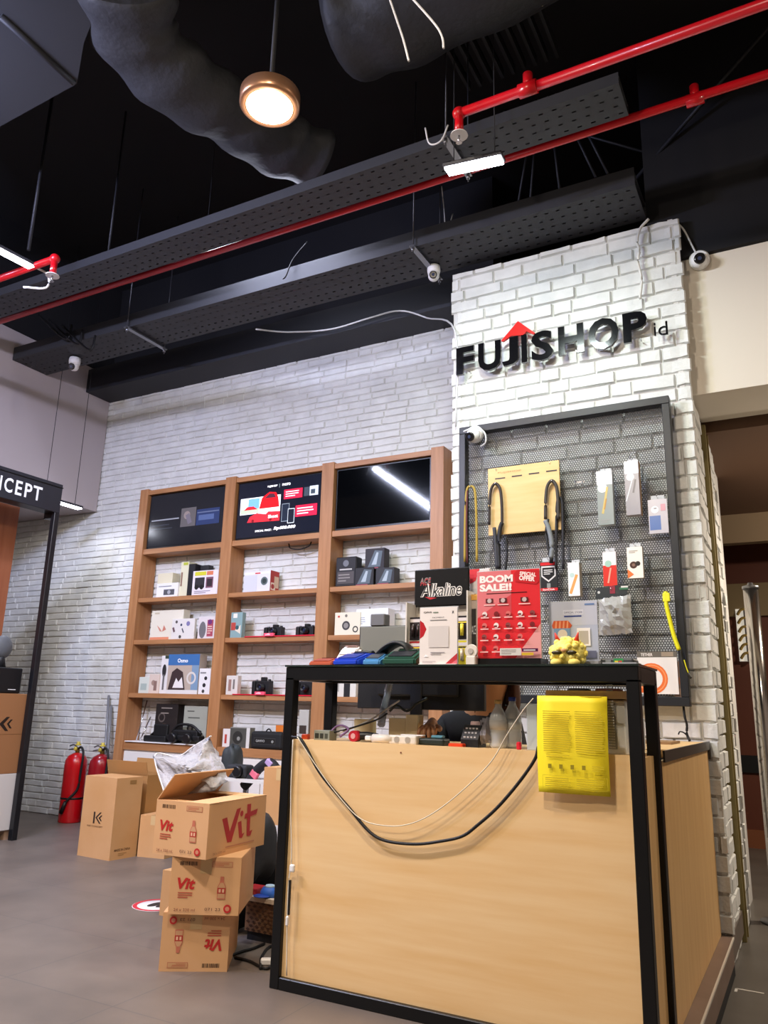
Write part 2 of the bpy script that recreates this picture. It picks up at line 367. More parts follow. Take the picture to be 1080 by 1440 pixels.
for x, lb in ((-1.29, 'right hand'), (-4.27, 'far left')):
    o = root('sprinkler', f'{lb} sprinkler head with a white round escutcheon under the red pipe', 'sprinkler', (x, YPU, 4.0), group='ceiling sprinklers')
    g = G(); g.cyl((x, YPU, 4.0), (x, YPU, 3.90), .022, RED); g.build('drop_pipe', o)
    g = G(); g.lathe([(.045, 0), (.043, .006), (.02, .012)], WHITE, (x, YPU, 3.888)); g.build('escutcheon', o)
    g = G(); g.cyl((x, YPU, 3.89), (x, YPU, 3.85), .006, CHROME, n=8); g.cyl((x, YPU, 3.85), (x, YPU, 3.847), .016, CHROME, n=10); g.build('nozzle', o)
# ducts
def rough_tube(path, r, m, n=26, wob=.04, ell=(1, 1)):
    g = G(); P = [Vector(p) for p in path]; Q = [P[0]*2-P[1]]+P+[P[-1]*2-P[-2]]; out = []
    for i in range(1, len(Q)-2):
        for k in range(9):
            t = k/9; a, b, c, d = Q[i-1:i+3]; out.append(.5*((2*b)+(c-a)*t+(2*a-5*b+4*c-d)*t*t+(3*b-a-3*c+d)*t**3))
    rr = []
    for i, p in enumerate(out):
        t = (out[min(i+1, len(out)-1)]-out[max(i-1, 0)]).normalized(); u = t.cross(V(0, 0, 1)).normalized(); w = u.cross(t)
        k = r*(1+wob*math.sin(i*.9)+wob*.6*math.sin(i*.37+1))
        rr.append([p+u*(k*ell[0]*math.cos(2*PI*j/n)*(1+wob*.5*math.sin(3*j+i*.5)))+w*(k*ell[1]*math.sin(2*PI*j/n)) for j in range(n)])
    g.rings(rr, m); return g
p0 = rough_tube([(-1.95, 3.05, 4.95), (-1.6, 3.05, 4.9), (-.9, 3.0, 4.9), (.2, 2.9, 4.95), (1.6, 2.8, 5.0)], .34, mat('#242528', .6, bump=(7, .5, .03), key='duct2'), wob=.03)
tag(p0.build('air_duct', loc=(-.5, 3.0, 4.9)), 'dark wrapped round air duct above the short red pipe', 'air duct')
DP = [wz(170, -30, 4.7), wz(190, 50, 4.7), wz(255, 118, 4.7), wz(330, 165, 4.75), wz(395, 205, 4.8), wz(455, 228, 4.82)]
g = rough_tube(DP, .22, mat('#2e2f33', .65, bump=(9, .5, .03), key='duct3'), wob=.06, ell=(1.15, .7))
tag(g.build('flexible_duct', loc=tuple(DP[2])), 'grey crumpled flexible duct sagging behind the round lamp', 'air duct')
g = G(); A = [wz(x, y, 4.6) for x, y in ((-160, 240), (0, 178), (108, 118), (118, 60), (165, -60), (-200, -60))]
g.prism([(p.x, p.y) for p in A], (0, 0, 4.6), (1, 0, 0), (0, 1, 0), .4, mat('#28292c', .65))
a, b = wz(0, 22, 4.597), wz(104, 116, 4.597); g.tube([a, b], .02, DARK, n=6, sub=1)
tag(g.build('air_duct', loc=(A[2].x, A[2].y, 4.6)), 'flat grey rectangular duct box in the upper left corner', 'air duct')
# hanging rods and struts in the dark ceiling void
def rod(label, p, q, r=.008, name='hanging_rod', m=None):
    g = G(); g.cyl(p, q, r, m or mat('#2b2c30', .5, .5), n=8); tag(g.build(name, loc=tuple(p)), label, 'rod', 'steel rods in the ceiling void')
rod('thin steel rod hanging left of the flat duct', wy(40, 352, 3.1), tuple(wy(40, 352, 3.1).xy)+(5.69,), .012)
rod('thin steel rod hanging left of the upper tray', wy(150, 372, 3.6), tuple(wy(150, 372, 3.6).xy)+(5.69,), .008)
def up(p, q):
    d = q-p; return q if abs(d.z) < .25 else p+d*((5.69-p.z)/d.z)
for i, (x0, y0, x1, y1) in enumerate(((885, 262, 1075, 45), (745, 290, 752, 205), (838, 250, 805, 180), (855, 245, 822, 180), (728, 290, 740, 220), (1028, 250, 1028, 90), (788, 275, 780, 210), (945, 225, 1075, 262))):
    rod(('diagonal black strut crossing the void above the pillar', 'steel rod left of the pair of struts above the pillar', 'left strut of the slanting pair above the pillar', 'right strut of the slanting pair above the pillar', 'leftmost steel rod behind the lower tray', 'upright steel rod at the far right above the beige panel', 'steel rod between the trays above the pillar', 'low slanting rod at the far right')[i], wy(x0, y0, 4.95), up(wy(x0, y0, 4.95), wy(x1, y1, 4.95 if i else 4.6)), .014 if i == 0 else .01)
g = G()
for k in range(9):
    a = wy(640+k*16, 55-k*3, 3.9); g.box((a.x, a.y, 5.25), (.02, .5, .07), DARK)
tag(g.build('ceiling_grille', loc=tuple(wy(700, 40, 3.9))), 'dark slatted grille high in the ceiling above the round duct', 'grille')
# wires
def wire(label, pts, r, m, name='cable', group=None, sub=6, cat='cable'):
    g = G(); g.tube(pts, r, m, n=6, sub=sub); return tag(g.build(name, loc=tuple(pts[0])), label, cat, group)
WW = mat('#d4d4d4', .5)
wire('white cable looping from the cable tray across to the pillar top', [wy(360, 463, 4.82), wy(405, 467, 5.2), wy(465, 463, 5.24), wy(520, 447, 5.25), wy(562, 437, 5.25), wy(600, 447, 5.25), wy(640, 466, 4.745), wy(641, 600, 4.75)], .007, WW)
wire('thin white wire hanging at the top centre, left of two', [wy(535, -40, 2.45), wy(557, 25, 2.45), wy(567, 55, 2.45), wy(575, 86, 2.45)], .005, WW)
wire('thin white wire hanging at the top centre, right of two', [wy(545, -40, 2.45), wy(605, 26, 2.45), wy(621, 50, 2.45), wy(624, 68, 2.45)], .005, WW)
wire('white wire hanging behind the linear lamp in a V', [wy(621, 262, 4.9), wy(624, 290, 4.9), wy(628, 326, 4.42), wy(637, 300, 4.9)], .004, WW)
wire('white wire loop above the sprinkler at right', [wy(598, 180, 3.4), wy(604, 202, 3.4), wy(620, 198, 3.4), wy(630, 176, 3.4)], .005, WW)
wire('grey cable lying along the back edge of the lower tray', [(-1.9, 4.801, 4.447), (-1.5, 4.801, 4.447), (-1.05, 4.801, 4.447)], .006, mat('#8b8b8d', .5))
wire('white surface cable clipped down the pillar face at top right', [wy(912, 308, 4.73), wy(900, 322, 4.725), wy(896, 340, 4.725), wy(899, 352, 4.725), wy(897, 368, 4.725), wy(902, 392, 4.725), wy(900, 420, 4.725)], .009, mat('#d8d6d0', .6))
BW = mat('#101012', .5)
for k, (x, y) in enumerate(((55, 455), (70, 462), (88, 470))):
    wire('bunched black cables spilling over the tray end at the left wall', [wy(x, y-12, 4.38), wy(x+22, y+10, 4.36), wy(x+40, y+22, 4.36), wy(x+46, y+2, 4.38)], .011, BW, group='black cables at the tray end')
wire('black cable draped over the upper tray above the back wall', [wy(432, 340, 4.4), wy(412, 365, 4.38), wy(402, 388, 4.37), wy(398, 392, 4.38)], .006, BW)
# ------------------------------------------------------------------ lamps
def area(parent, p, rx, power, col, sx, sy, name='light', spread=PI):
    l = bpy.data.lights.new(name, 'AREA'); l.shape = 'RECTANGLE' if sy else 'DISK'; l.size = sx; l.size_y = sy or sx; l.energy = power; l.color = col; l.spread = spread
    o = bpy.data.objects.new(name, l); COL.objects.link(o); o.location = Vector(p)-MWD[parent.name].translation; o.rotation_euler = rx; o.parent = parent; return o
def round_lamp(label, p, power, group='round ceiling lamps'):
    o = root('ceiling_lamp', label, 'lamp', p, group=group)
    x, y, z = p; R = .15
    g = G(); g.lathe([(R-.035, .004), (R-.012, 0), (R, .012), (R, .075), (R-.02, .085), (.01, .085)], mat('#b98a6a', .3, .7), p, n=40); g.build('lamp_ring', o)
    g = G(); g.lathe([(.001, -.0005), (R-.036, -.0005), (R-.034, .003)], mat('#ffe6b8', .5, emit=E_ROUND), p, n=40); g.build('diffuser', o)
    g = G(); g.cyl((x, y, z+.085), (x, y, 5.7), .012, DARK); g.build('stem', o)
    area(o, (x, y, z-.02), (0, 0, 0), power*.45, WARM, .26, 0)
    l = bpy.data.lights.new('bulb_light', 'POINT'); l.energy = power*.5; l.color = WARM; l.shadow_soft_size = .03
    b = bpy.data.objects.new('bulb_light', l); COL.objects.link(b); b.parent = o; b.location = (0, 0, -.045)
    return o
def led(label, p, L, rz, power, group='linear lamps hung under the ceiling', col=COOL, w=.075, top=5.7, tilt=0):
    o = root('linear_lamp', label, 'lamp', p, rz, group)
    g = G(); g.b2(-L/2, L/2, -w/2, w/2, .012, .034, mat('#3c3d42', .4, .3), bev=.004); g.build('housing', o, world=False)
    g = G(); g.b2(-L/2+.01, L/2-.01, -w/2+.006, w/2-.006, 0, .0125, mat('#f4f6ff', .5, emit=E_LED)); g.build('diffuser', o, world=False)
    for s in (-.35, .35):
        g = G(); g.cyl((s*L, 0, .034), (s*L, 0, top-p[2]), .003, DARK, n=6); g.build('hanging_wire', o, world=False)
    a = area(o, p, (tilt, 0, 0), power, col, L*.9, w*.8); a.location = (0, 0, -.03)
    if tilt:
        for q in o.children:
            if q.name.startswith(('housing', 'diffuser')): q.rotation_euler = (tilt, 0, 0)
    return o
round_lamp('round warm ceiling lamp with a copper ring, glowing at upper left', (-2.105, 2.57, 3.99), P_ROUND)
o = led('short bright linear lamp under the upper cable tray', (-1.36, 3.44, 4.0), .33, math.radians(8), P_LED*.85, w=.12, tilt=.28, col=(.86, 1, .95))
led('bright linear lamp cut off by the left edge of the photo', (-4.59, 1.87, 4.0), 2.4, PI/2-.085, 130, w=.07, top=4.6, col=(.66, .73, 1))
g = G(); g.tube([(-4.50, 3.08, 4.03), (-4.46, 3.16, 4.0), (-4.46, 3.16, 3.9), (-4.55, 3.05, 3.87)], .008, WW); tag(g.build('lamp_lead', loc=(-4.5, 3.08, 4.03)), 'white lead curling from the end of the left linear lamp', 'cable')
# unseen lamps of the shop, behind and beside the viewer, and an added flood
for i, (x, y) in enumerate(((-5.0, -.8), (-3.4, .8), (-1.6, -.6), (-1.2, 1.1))):
    round_lamp('round ceiling lamp in the row behind the viewer', (x, y, 4.0), P_ROOM)
led('linear lamp between the two cable trays', (-3.5, 4.12, 4.78), 1.2, 0, 22, w=.09, col=(.72, .76, 1))
led('unseen flood lamp added behind the viewer to brighten the back wall', (-4.2, .9, 4.0), .8, 0, 120, w=.12, col=(.58, .63, 1), tilt=1.4)  # added lavender flood, kept out of view, lifts the back wall
o = round_lamp('round lamp in the passage ceiling on the right', (.9, 6.5, 2.75), 120)
round_lamp('round lamp above the corridor beside the viewer', (1.6, 3.2, 4.0), 60)
# ------------------------------------------------------------------ security cameras
def sec_cam(label, p, aim, s=1.0, ceiling=True, wallmount=False):
    o = root('security_camera', label, 'security camera', p, group='white dome security cameras'); p = Vector(p); a = Vector(aim).normalized()
    g = G()
    if wallmount: g.lathe([(.055*s, 0), (.055*s, .03*s), (.045*s, .04*s)], WHITE, p, (0, -1, 0), n=24)
    else: g.lathe([(.05*s, .035*s), (.052*s, 0), (.046*s, -.03*s)], WHITE, p, (0, 0, 1), n=24)
    g.build('mount_base', o)
    c = p+(V(0, -.05, -.02)*s if wallmount else V(0, 0, -.045)*s)
    g = G(); g.sph(c, .044*s, WHITE); g.build('camera_ball', o)
    g = G(); g.lathe([(.030*s, .024*s), (.030*s, .046*s), (.024*s, .048*s)], mat('#111114', .15, coat=1), c, a, n=20); g.build('lens_face', o)
    g = G(); g.lathe([(.012*s, .048*s), (.010*s, .051*s)], mat('#39405a', .05, coat=1), c, a, n=16); g.build('lens', o)
    return o
sec_cam('white dome security camera under the tray end at the far left', tuple(wz(105, 509, 4.26)), (.3, -1, -.45), 1.05)
sec_cam('white dome security camera under the tray left of the pillar', tuple(wz(610, 381, 4.265)), (.35, -1, -.3), .95)
o = sec_cam('white dome security camera on the beige panel right of the pillar', tuple(wy(984, 368, 4.895)), (.2, -1, -.3), 1.15, wallmount=True)
wire('white camera cable dropping from the void to the camera at right', [wy(951, 312, 4.84), wy(962, 324, 4.84), wy(973, 345, 4.84), wy(981, 360, 4.86)], .006, WW)
# ------------------------------------------------------------------ wall sign
o = root('wall_sign', 'black raised lettering with a red roof mark on the brick pillar', 'sign', tuple(wy(780, 500, 4.70)))
YS = 4.69; SB = mat('#0d0d10', .12, coat=1)
zb = sum(wy(x, y, YS).z for x, y in ((642, 529), (790, 499), (886, 480)))/3; zt = sum(wy(x, y, YS).z for x, y in ((667, 488), (785, 455), (911, 436)))/3
def letter(ch, x0, x1, z0, z1, bold=.03, depth=.022, name='letter'):
    vs, fs, _ = glyphs(ch, bold); g = G()
    for dy, fl in ((0, 0), (depth, 1)):
        vv = [g.bm.verts.new((x0+(x1-x0)*a, YS+dy, z0+(z1-z0)*b)) for a, b in vs]
        for f in fs: g.face([vv[i] for i in (f if not fl else f[::-1])], SB)
        if dy == 0: va = vv
        else: vb = vv
    g.bm.edges.ensure_lookup_table(); be = [(e.verts[0], e.verts[1]) for e in g.bm.edges if len(e.link_faces) == 1]
    ma = {v: w for v, w in zip(va, vb)}
    for a, b in be:
        if a in ma and b in ma: g.face([a, b, ma[b], ma[a]], SB)
    for a, b in ((.25, .3), (.75, .7)):
        if depth > .015: g.cyl((x0+(x1-x0)*a*.8+.01, YS+depth, z0+(z1-z0)*.1), (x0+(x1-x0)*a*.8+.01, 4.75, z0+(z1-z0)*.1), .004, CHROME, n=6)
    g.build(name, o)
for ch, a, b, bl in (('F', 641.5, 666.5, .035), ('U', 672.5, 704.5, .035), ('J', 706, 729, .035), ('I', 733.5, 741.5, .0), ('S', 747.5, 778, .03), ('H', 785.5, 821.5, .035), ('O', 828, 871, .03), ('P', 877, 911.5, .035)):
    zz = zb if ch not in 'US' else zb-.008
    letter(ch, Xat(a, YS, zb), Xat(b, YS, zb), zz-(.01 if ch == 'O' else 0), zt, bl)
zi = wy(930, 470, YS).z; letter('i', Xat(920, YS, zi), Xat(923, YS, zi), wy(921, 472, YS).z, wy(921, 454, YS).z, .0, .01)
letter('d', Xat(926, YS, zi), Xat(939.5, YS, zi), wy(933, 471, YS).z, wy(938, 451, YS).z, .0, .01)
g = G(); rp = [wy(640+x/3.375, 430+y/3.375, YS) for x, y in ((218, 166), (298, 72), (379, 129), (371, 134), (338, 120), (322, 138), (265, 142), (226, 168))]
g.prism([(p.x, p.z) for p in rp], (0, YS, 0), (1, 0, 0), (0, 0, 1), -.022, mat('#ee1410', .3, coat=.5)); g.cyl((rp[1].x, YS+.02, rp[1].z-.06), (rp[1].x, 4.75, rp[1].z-.06), .004, CHROME, n=6); rf = g.build('roof_mark', o); rf['label'] = 'red roof shaped mark'
# ------------------------------------------------------------------ pegboard
px0, px1, pz0, pz1, YPB = -1.965, -.592, 1.15, 2.985, 4.70
o = root('pegboard', 'black framed perforated steel pegboard on the brick pillar', 'pegboard', ((px0+px1)/2, YPB, pz0)); PEG = o
fr = mat('#26282c', .4, .3)
for nm, bx in (('frame_bar', (px0, px1, 4.665, 4.735, pz1-.05, pz1)), ('frame_bar', (px0, px1, 4.665, 4.735, pz0, pz0+.05)), ('frame_bar', (px0, px0+.045, 4.665, 4.735, pz0+.05, pz1-.05)), ('frame_bar', (px1-.045, px1, 4.665, 4.735, pz0+.05, pz1-.05))):
    g = G(); g.b2(*bx, fr, bev=.003); g.build(nm, o)
def hexsheet():
    X0, X1, Z0, Z1 = px0+.045, px1-.045, pz0+.05, pz1-.05; R = .0088; dx = R*math.sqrt(3); dz = R*1.5
    nx = int((X1-X0)/dx)-1; nz = int((Z1-Z0)/dz)-1; vs = []; fs = []
    hx = [(R*math.sin(PI/3*k), R*math.cos(PI/3*k)) for k in range(6)]; ri = .0065
    hi = [(ri*math.sin(PI/3*k), ri*math.cos(PI/3*k)) for k in range(6)]
    for j in range(nz+1):
        for i in range(nx+1):
            cx = X0+dx*.5+i*dx+(dx/2 if j % 2 else 0); cz = Z0+R+j*dz
            if cx > X1-dx*.45: continue
            k = len(vs); vs += [(cx+a, YPB, cz+b) for a, b in hx]+[(cx+a, YPB, cz+b) for a, b in hi]
            for q in range(6): fs.append((k+q, k+(q+1) % 6, k+6+(q+1) % 6, k+6+q))
    me = bpy.data.meshes.new('mesh_sheet'); c = MWD[PEG.name].translation
    me.from_pydata([(x-c.x, y-c.y, z-c.z) for x, y, z in vs], [], fs); me.materials.append(mat('#1e1f22', .4, .4)); me.update()
    s = bpy.data.objects.new('mesh_sheet', me); COL.objects.link(s); s.parent = PEG
hexsheet()
sec_cam('white dome security camera on the top left corner of the pegboard', (Xat(668, 4.64, 2.86), 4.66, wy(668, 612, 4.66).z), (-.25, -1, -.5), 1.05, wallmount=True)
wire('white cable coiled round the pegboard camera', [wy(652, 607, 4.62), wy(668, 601, 4.6), wy(681, 608, 4.6), wy(683, 622, 4.61), wy(676, 628, 4.65)], .006, WW)
# ------------------------------------------------------------------ generic boxed goods
def crate(name, label, cat, c, w, d, h, rz=0, col='#e8e6e2', front=None, side=None, top=None, group=None, bev=.002, rough=.55, left=None, m=None):
    """c: centre of the base; front faces local -Y, side faces local +X"""
    g = G(); g.b2(-w/2, w/2, -d/2, d/2, 0, h, m or mat(col, rough), bev=bev)
    o = g.build(name, loc=(0, 0, 0)); o.location = c; retag(o, rz); tag(o, label, cat, group)
    if front: art(o, 'printed_front', (-w/2, -d/2, 0), (1, 0, 0), (0, 0, 1), front)
    if side: art(o, 'printed_side', (w/2, -d/2, 0), (0, 1, 0), (0, 0, 1), side)
    if top: art(o, 'printed_top', (-w/2, -d/2, h), (1, 0, 0), (0, 1, 0), top)
    return o
def pxbox(name, label, cat, x0, x1, yt, Y, z, d, **k):
    """front face at depth Y standing on height z, measured from the photo's left/right/top edges"""
    X0, X1 = Xat(x0, Y, z), Xat(x1, Y, z); h = Zat(yt, (X0+X1)/2, Y)-z; w = X1-X0
    f = k.pop('f', None)
    if f: k['front'] = f(w, h)
    s = k.pop('s', None)
    if s: k['side'] = s(d, h)
    return crate(name, label, cat, ((X0+X1)/2, Y+d/2, z), w, d, h, **k)
# ------------------------------------------------------------------ display shelf
YF = 5.44; YSB = 5.64
o = root('display_shelf', 'tall wooden wall shelf with three screen bays and open shelves', 'shelf', (-4.08, YF, 0))
PX = [(-5.744, -5.64), (-4.656, -4.535), (-3.585, -3.461), (-2.537, -2.424)]
for a, b in PX:
    g = G(); g.b2(a, b, YF, YSB, 0, 3.165, WOODS, bev=.002); g.build('post', o)
LV = [(2.50, 2.55, 'screen_ledge'), (2.03, 2.07, 'shelf_board'), (1.63, 1.67, 'shelf_board'), (1.14, 1.18, 'shelf_board'), (.675, .745, 'counter_board')]
for (a, b), (c, d) in zip(PX, PX[1:]):
    g = G(); g.b2(b, c, YF+.01, YSB, 3.105, 3.15, WOODH); g.build('top_rail', o)
    for z0, z1, nm in LV:
        g = G(); g.b2(b, c, YF+.012, YSB, z0, z1, WOODH, bev=.001); g.build(nm, o)
    g = G(); g.b2(b, c, YF+.03, YSB, 0, .675, mat('#dedad6', .4)); bc = g.build('base_cabinet', o); bc['label'] = 'white cabinet base'
    g = G(); g.b2(b+.02, (b+c)/2-.004, YF+.014, YF+.03, .05, .66, mat('#e6e2de', .35), bev=.002); g.build('cabinet_door', bc)
    g = G(); g.b2((b+c)/2+.004, c-.02, YF+.014, YF+.03, .05, .66, mat('#e6e2de', .35), bev=.002); g.build('cabinet_door', bc)
ZS = [2.07, 1.67, 1.18, .745]
# screens
def screen(label, bay, ops, on=0):
    a, c = PX[bay][1]+.012, PX[bay+1][0]-.012; z0, z1 = 2.553, 3.098
    o = root('television', label, 'television', ((a+c)/2, YF+.03, z0), group='wall screens in the shelf bays')
    g = G(); g.b2(a, c, YF+.035, YF+.09, z0, z1, mat('#0c0c0e', .3), bev=.003); g.build('casing', o)
    g = G(); g.b2(a+.012, c-.012, YF+.033, YF+.036, z0+.018, z1-.012, mat('#050608', .06, coat=.6)); p = g.build('screen_panel', o)
    if ops: art(o, 'screen_picture', (a+.012, YF+.032, z0+.018), (1, 0, 0), (0, 0, 1), ops(c-a-.024, z1-z0-.03), world=True, emit=on, rough=.2, eps=.0006)
    return o
screen('switched on dim television in the left shelf bay', 0, lambda w, h: [
    ('r', .0, .0, w, h, '#14161c'), ('r', .03, h*.5, w*.38, h*.025, '#8a8d96'), ('r', .03, h*.4, w*.25, h*.02, '#2c3038'), ('r', .03, h*.33, w*.3, h*.02, '#2c3038'),
    ('r', w*.44, h*.33, w*.2, h*.36, '#5a5658'), ('c', w*.52, h*.55, .04, '#857a78'), ('r', w*.52, h*.38, .05, .1, '#6a6470', .4),
    ('r', w*.65, h*.33, w*.3, h*.3, '#26345c'), ('r', w*.68, h*.42, w*.2, h*.1, '#4b5c86'), ('r', w*.66, h*.56, w*.28, h*.02, '#5f6a84')], .35)
screen('television in the middle shelf bay showing red cars and a price', 1, lambda w, h: [
    ('r', 0, 0, w, h, '#0b0f1c'), ('t', 'FUJISHOP', w*.36, h*.865, w*.12, h*.045, '#ffffff', .03), ('r', w*.505, h*.85, .003, h*.07, '#9aa'), ('t', 'PHOTO', w*.54, h*.87, w*.1, h*.045, '#ffffff', .03),
    ('r', w*.03, h*.42, w*.27, h*.3, '#e9eef2'), ('r', w*.13, h*.52, w*.16, h*.18, '#6aa0dd'), ('r', w*.035, h*.43, w*.26, h*.09, '#aab79f'), ('p', [(w*.08, h*.5), (w*.12, h*.56), (w*.2, h*.56), (w*.25, h*.5)], '#c2202a'),
    ('r', w*.27, h*.42, w*.26, h*.3, '#f3f5f5'), ('p', [(w*.27, h*.5), (w*.3, h*.7), (w*.39, h*.79), (w*.47, h*.77), (w*.5, h*.68), (w*.52, h*.5)], '#e3141c'), ('p', [(w*.33, h*.68), (w*.39, h*.76), (w*.45, h*.75), (w*.47, h*.68)], '#46222e'),
    ('p', [(w*.13, h*.27), (w*.16, h*.37), (w*.25, h*.43), (w*.35, h*.44), (w*.53, h*.42), (w*.53, h*.25)], '#dc2732'), ('p', [(w*.25, h*.42), (w*.31, h*.47), (w*.4, h*.45), (w*.36, h*.39)], '#b9c3c6'), ('c', w*.2, h*.29, .016, '#6c1018'), ('c', w*.42, h*.29, .016, '#6c1018'), ('t', 'Sheet', w*.39, h*.31, w*.12, h*.06, '#ffffff', .03),
    ('r', w*.57, h*.62, w*.22, h*.17, '#dd2040'), ('l', w*.59, h*.65, w*.17, h*.12, 3, '#ffd8dc'), ('r', w*.81, h*.63, w*.06, h*.16, '#39424c'), ('r', w*.875, h*.63, w*.1, h*.17, '#b8c2cc'), ('r', w*.89, h*.66, w*.05, h*.08, '#39424c'),
    ('r', w*.72, h*.28, w*.25, h*.2, '#dd2040'), ('l', w*.74, h*.31, w*.2, h*.14, 3, '#ffd8dc'),
    ('r', w*.555, h*.22, w*.09, h*.32, '#808a94'), ('r', w*.56, h*.23, w*.08, h*.3, '#1a2230'), ('r', w*.63, h*.18, w*.08, h*.26, '#c8d0d6'), ('r', w*.635, h*.19, w*.07, h*.24, '#141a26'),
    ('t', 'SPECIAL PRICE :', w*.24, h*.08, w*.21, h*.035, '#f4f4f4', .02, .2), ('t', 'Rp600.000', w*.47, h*.075, w*.26, h*.07, '#ffffff', .05, .2)], 1.0)
screen('switched off black television in the right shelf bay', 2, None)
wire('black cable dangling under the middle television ledge', [(-3.98, 5.56, 2.50), (-3.95, 5.55, 2.455), (-3.85, 5.55, 2.44), (-3.76, 5.55, 2.46), (-3.74, 5.56, 2.50)], .006, BW)
for x, lb in ((203, 'left bay'), (205, 'left bay'),):
    pass
# ------------------------------------------------------------------ goods on the shelves
G1 = 'boxed goods on the display shelf'
YI = 5.475
pxbox('product_box', 'pale cream box standing behind the small white camera box, top row', 'box', 219, 240, 806, 5.53, ZS[0], .1, col='#d8d0b4', group=G1)
pxbox('product_box', 'small white box printed with a camera, left end of the top shelf', 'box', 219, 249, 820, YI, ZS[0], .05, col='#e9e9ea', group=G1, f=lambda w, h: [('r', w*.35, h*.15, w*.5, h*.4, '#55565c'), ('c', w*.6, h*.35, h*.15, '#a8aab0'), ('r', w*.1, h*.75, w*.6, h*.06, '#8f9094')])
pxbox('product_box', 'tall white box with a lime edge beside the black box, top shelf', 'box', 251, 262, 790, 5.50, ZS[0], .12, col='#ddd9bb', group=G1, f=lambda w, h: [('r', w*.3, h*.9, w*.6, h*.08, '#b4bb3b'), ('r', w*.1, h*.3, w*.2, h*.4, '#8d6d5c')])
pxbox('product_box', 'tall narrow black box between the white boxes, top shelf', 'box', 262, 271, 793, 5.485, ZS[0], .13, col='#17151a', group=G1)
pxbox('product_box', 'small dark box peeking over the binocular box, top shelf', 'box', 272, 290, 795, 5.56, ZS[0], .07, col='#2b2a2c', group=G1)
pxbox('product_box', 'white box with binoculars picture and yellow strip, top shelf', 'box', 269, 305, 802, YI, ZS[0], .08, col='#e6dfe6', group=G1, f=lambda w, h: [('r', w*.08, h*.8, w*.45, h*.16, '#d5cf33'), ('r', w*.55, h*.8, w*.25, h*.16, '#d67b56'), ('r', w*.1, h*.3, w*.38, h*.42, '#2c2a2f'), ('c', w*.18, h*.33, h*.1, '#0f0f12'), ('c', w*.38, h*.33, h*.1, '#0f0f12'), ('r', w*.54, h*.28, w*.28, h*.44, '#7a4f5f'), ('r', w*.58, h*.34, w*.2, h*.3, '#31242c'), ('l', w*.1, h*.06, w*.7, h*.14, 2, '#9a92a0')])
pxbox('product_box', 'white and red camera box on the top shelf, middle bay', 'box', 342, 379, 803, YI, ZS[0], .13, col='#dcdbdf', group=G1, f=lambda w, h: [('r', 0, h*.85, w, h*.1, '#e9e9ee'), ('r', w*.42, h*.86, w*.2, h*.06, '#cf2d33'), ('c', w*.78, h*.5, h*.2, '#5d6a69'), ('c', w*.78, h*.5, h*.12, '#2f3a3a'), ('r', 0, 0, w*.5, h*.8, '#cfd0d8')], s=lambda w, h: [('r', 0, 0, w, h, '#b22e26'), ('r', w*.1, h*.08, w*.5, h*.35, '#efe0d0'), ('r', w*.45, h*.2, w*.5, h*.55, '#d8bfa6'), ('c', w*.3, h*.25, h*.12, '#a8251e')])
DK = '#1d1b1e'
def dark_pack(w, h): return [('r', w*.1, h*.1, w*.8, h*.4, '#4a4444'), ('r', w*.2, h*.55, w*.6, h*.05, '#b8b4b0'), ('c', w*.5, h*.78, min(w, h)*.14, '#6b6d74'), ('l', w*.15, h*.15, w*.6, h*.3, 3, '#86807c')]
pxbox('product_box', 'tall black blister box at the left of the top shelf, right bay', 'box', 471, 500, 783, YI, ZS[0], .1, col=DK, group=G1, f=dark_pack, bev=.008)
b_ = lambda w, h: [('p', [(w*.15, h*.1), (w*.5, h*.9), (w*.9, h*.85), (w*.8, h*.1)], '#54606a'), ('p', [(w*.35, h*.2), (w*.6, h*.8), (w*.7, h*.78), (w*.6, h*.2)], '#a7b4bd'), ('r', w*.1, h*.02, w*.6, h*.06, '#8f4150')]
oo = pxbox('product_box', 'lower left dark cube box in the pile of three, right bay', 'box', 498, 525, 798, YI, ZS[0], .1, col=DK, group=G1, f=b_)
pxbox('product_box', 'lower right dark cube box in the pile of three, right bay', 'box', 528, 554, 798, YI, ZS[0], .1, col='#26262a', group=G1, f=b_)
pxbox('product_box', 'dark cube box on top of the two others, right bay', 'box', 513, 540, 771, YI+.01, Zat(798, -2.9, YI), .09, col='#231d22', group=G1, f=b_)
# second row
pxbox('product_box', 'large cream box with a butterfly print above an orange band, second row', 'box', 210, 255, 858, 5.5, ZS[1], .09, col='#e2dccb', group=G1, f=lambda w, h: [('r', 0, 0, w*.6, h*.1, '#d98b68'), ('p', [(w*.2, h*.5), (w*.3, h*.3), (w*.38, h*.28), (w*.3, h*.4)], '#cf8c7a'), ('p', [(w*.42, h*.5), (w*.38, h*.28), (w*.5, h*.35)], '#c7806c'), ('r', w*.1, h*.88, w*.15, h*.05, '#c5b9a0')])
pxbox('product_box', 'white box with dark dials printed on it, second row', 'box', 240, 272, 870, 5.465, ZS[1], .03, col='#dedad5', group=G1, f=lambda w, h: [('c', w*.2, h*.85, .014, '#55504e'), ('c', w*.42, h*.7, .012, '#3c4560'), ('c', w*.72, h*.75, .022, '#7f7aa8'), ('r', w*.06, h*.35, .022, .045, '#6a4f55', .4), ('r', w*.48, h*.3, .014, .045, '#5c5c66', .5), ('c', w*.4, h*.12, .015, '#4a4846')])
pxbox('product_box', 'small box with pink and grey gadget prints, second row', 'box', 277, 301, 867, YI, ZS[1], .06, col='#d9d2d2', group=G1, f=lambda w, h: [('c', w*.28, h*.4, w*.2, '#6f6d70', w*.38), ('r', w*.55, h*.1, w*.35, h*.75, '#a84a5c'), ('c', w*.7, h*.75, w*.12, '#6a2f70'), ('l', w*.58, h*.2, w*.28, h*.4, 4, '#e8c9b8')])
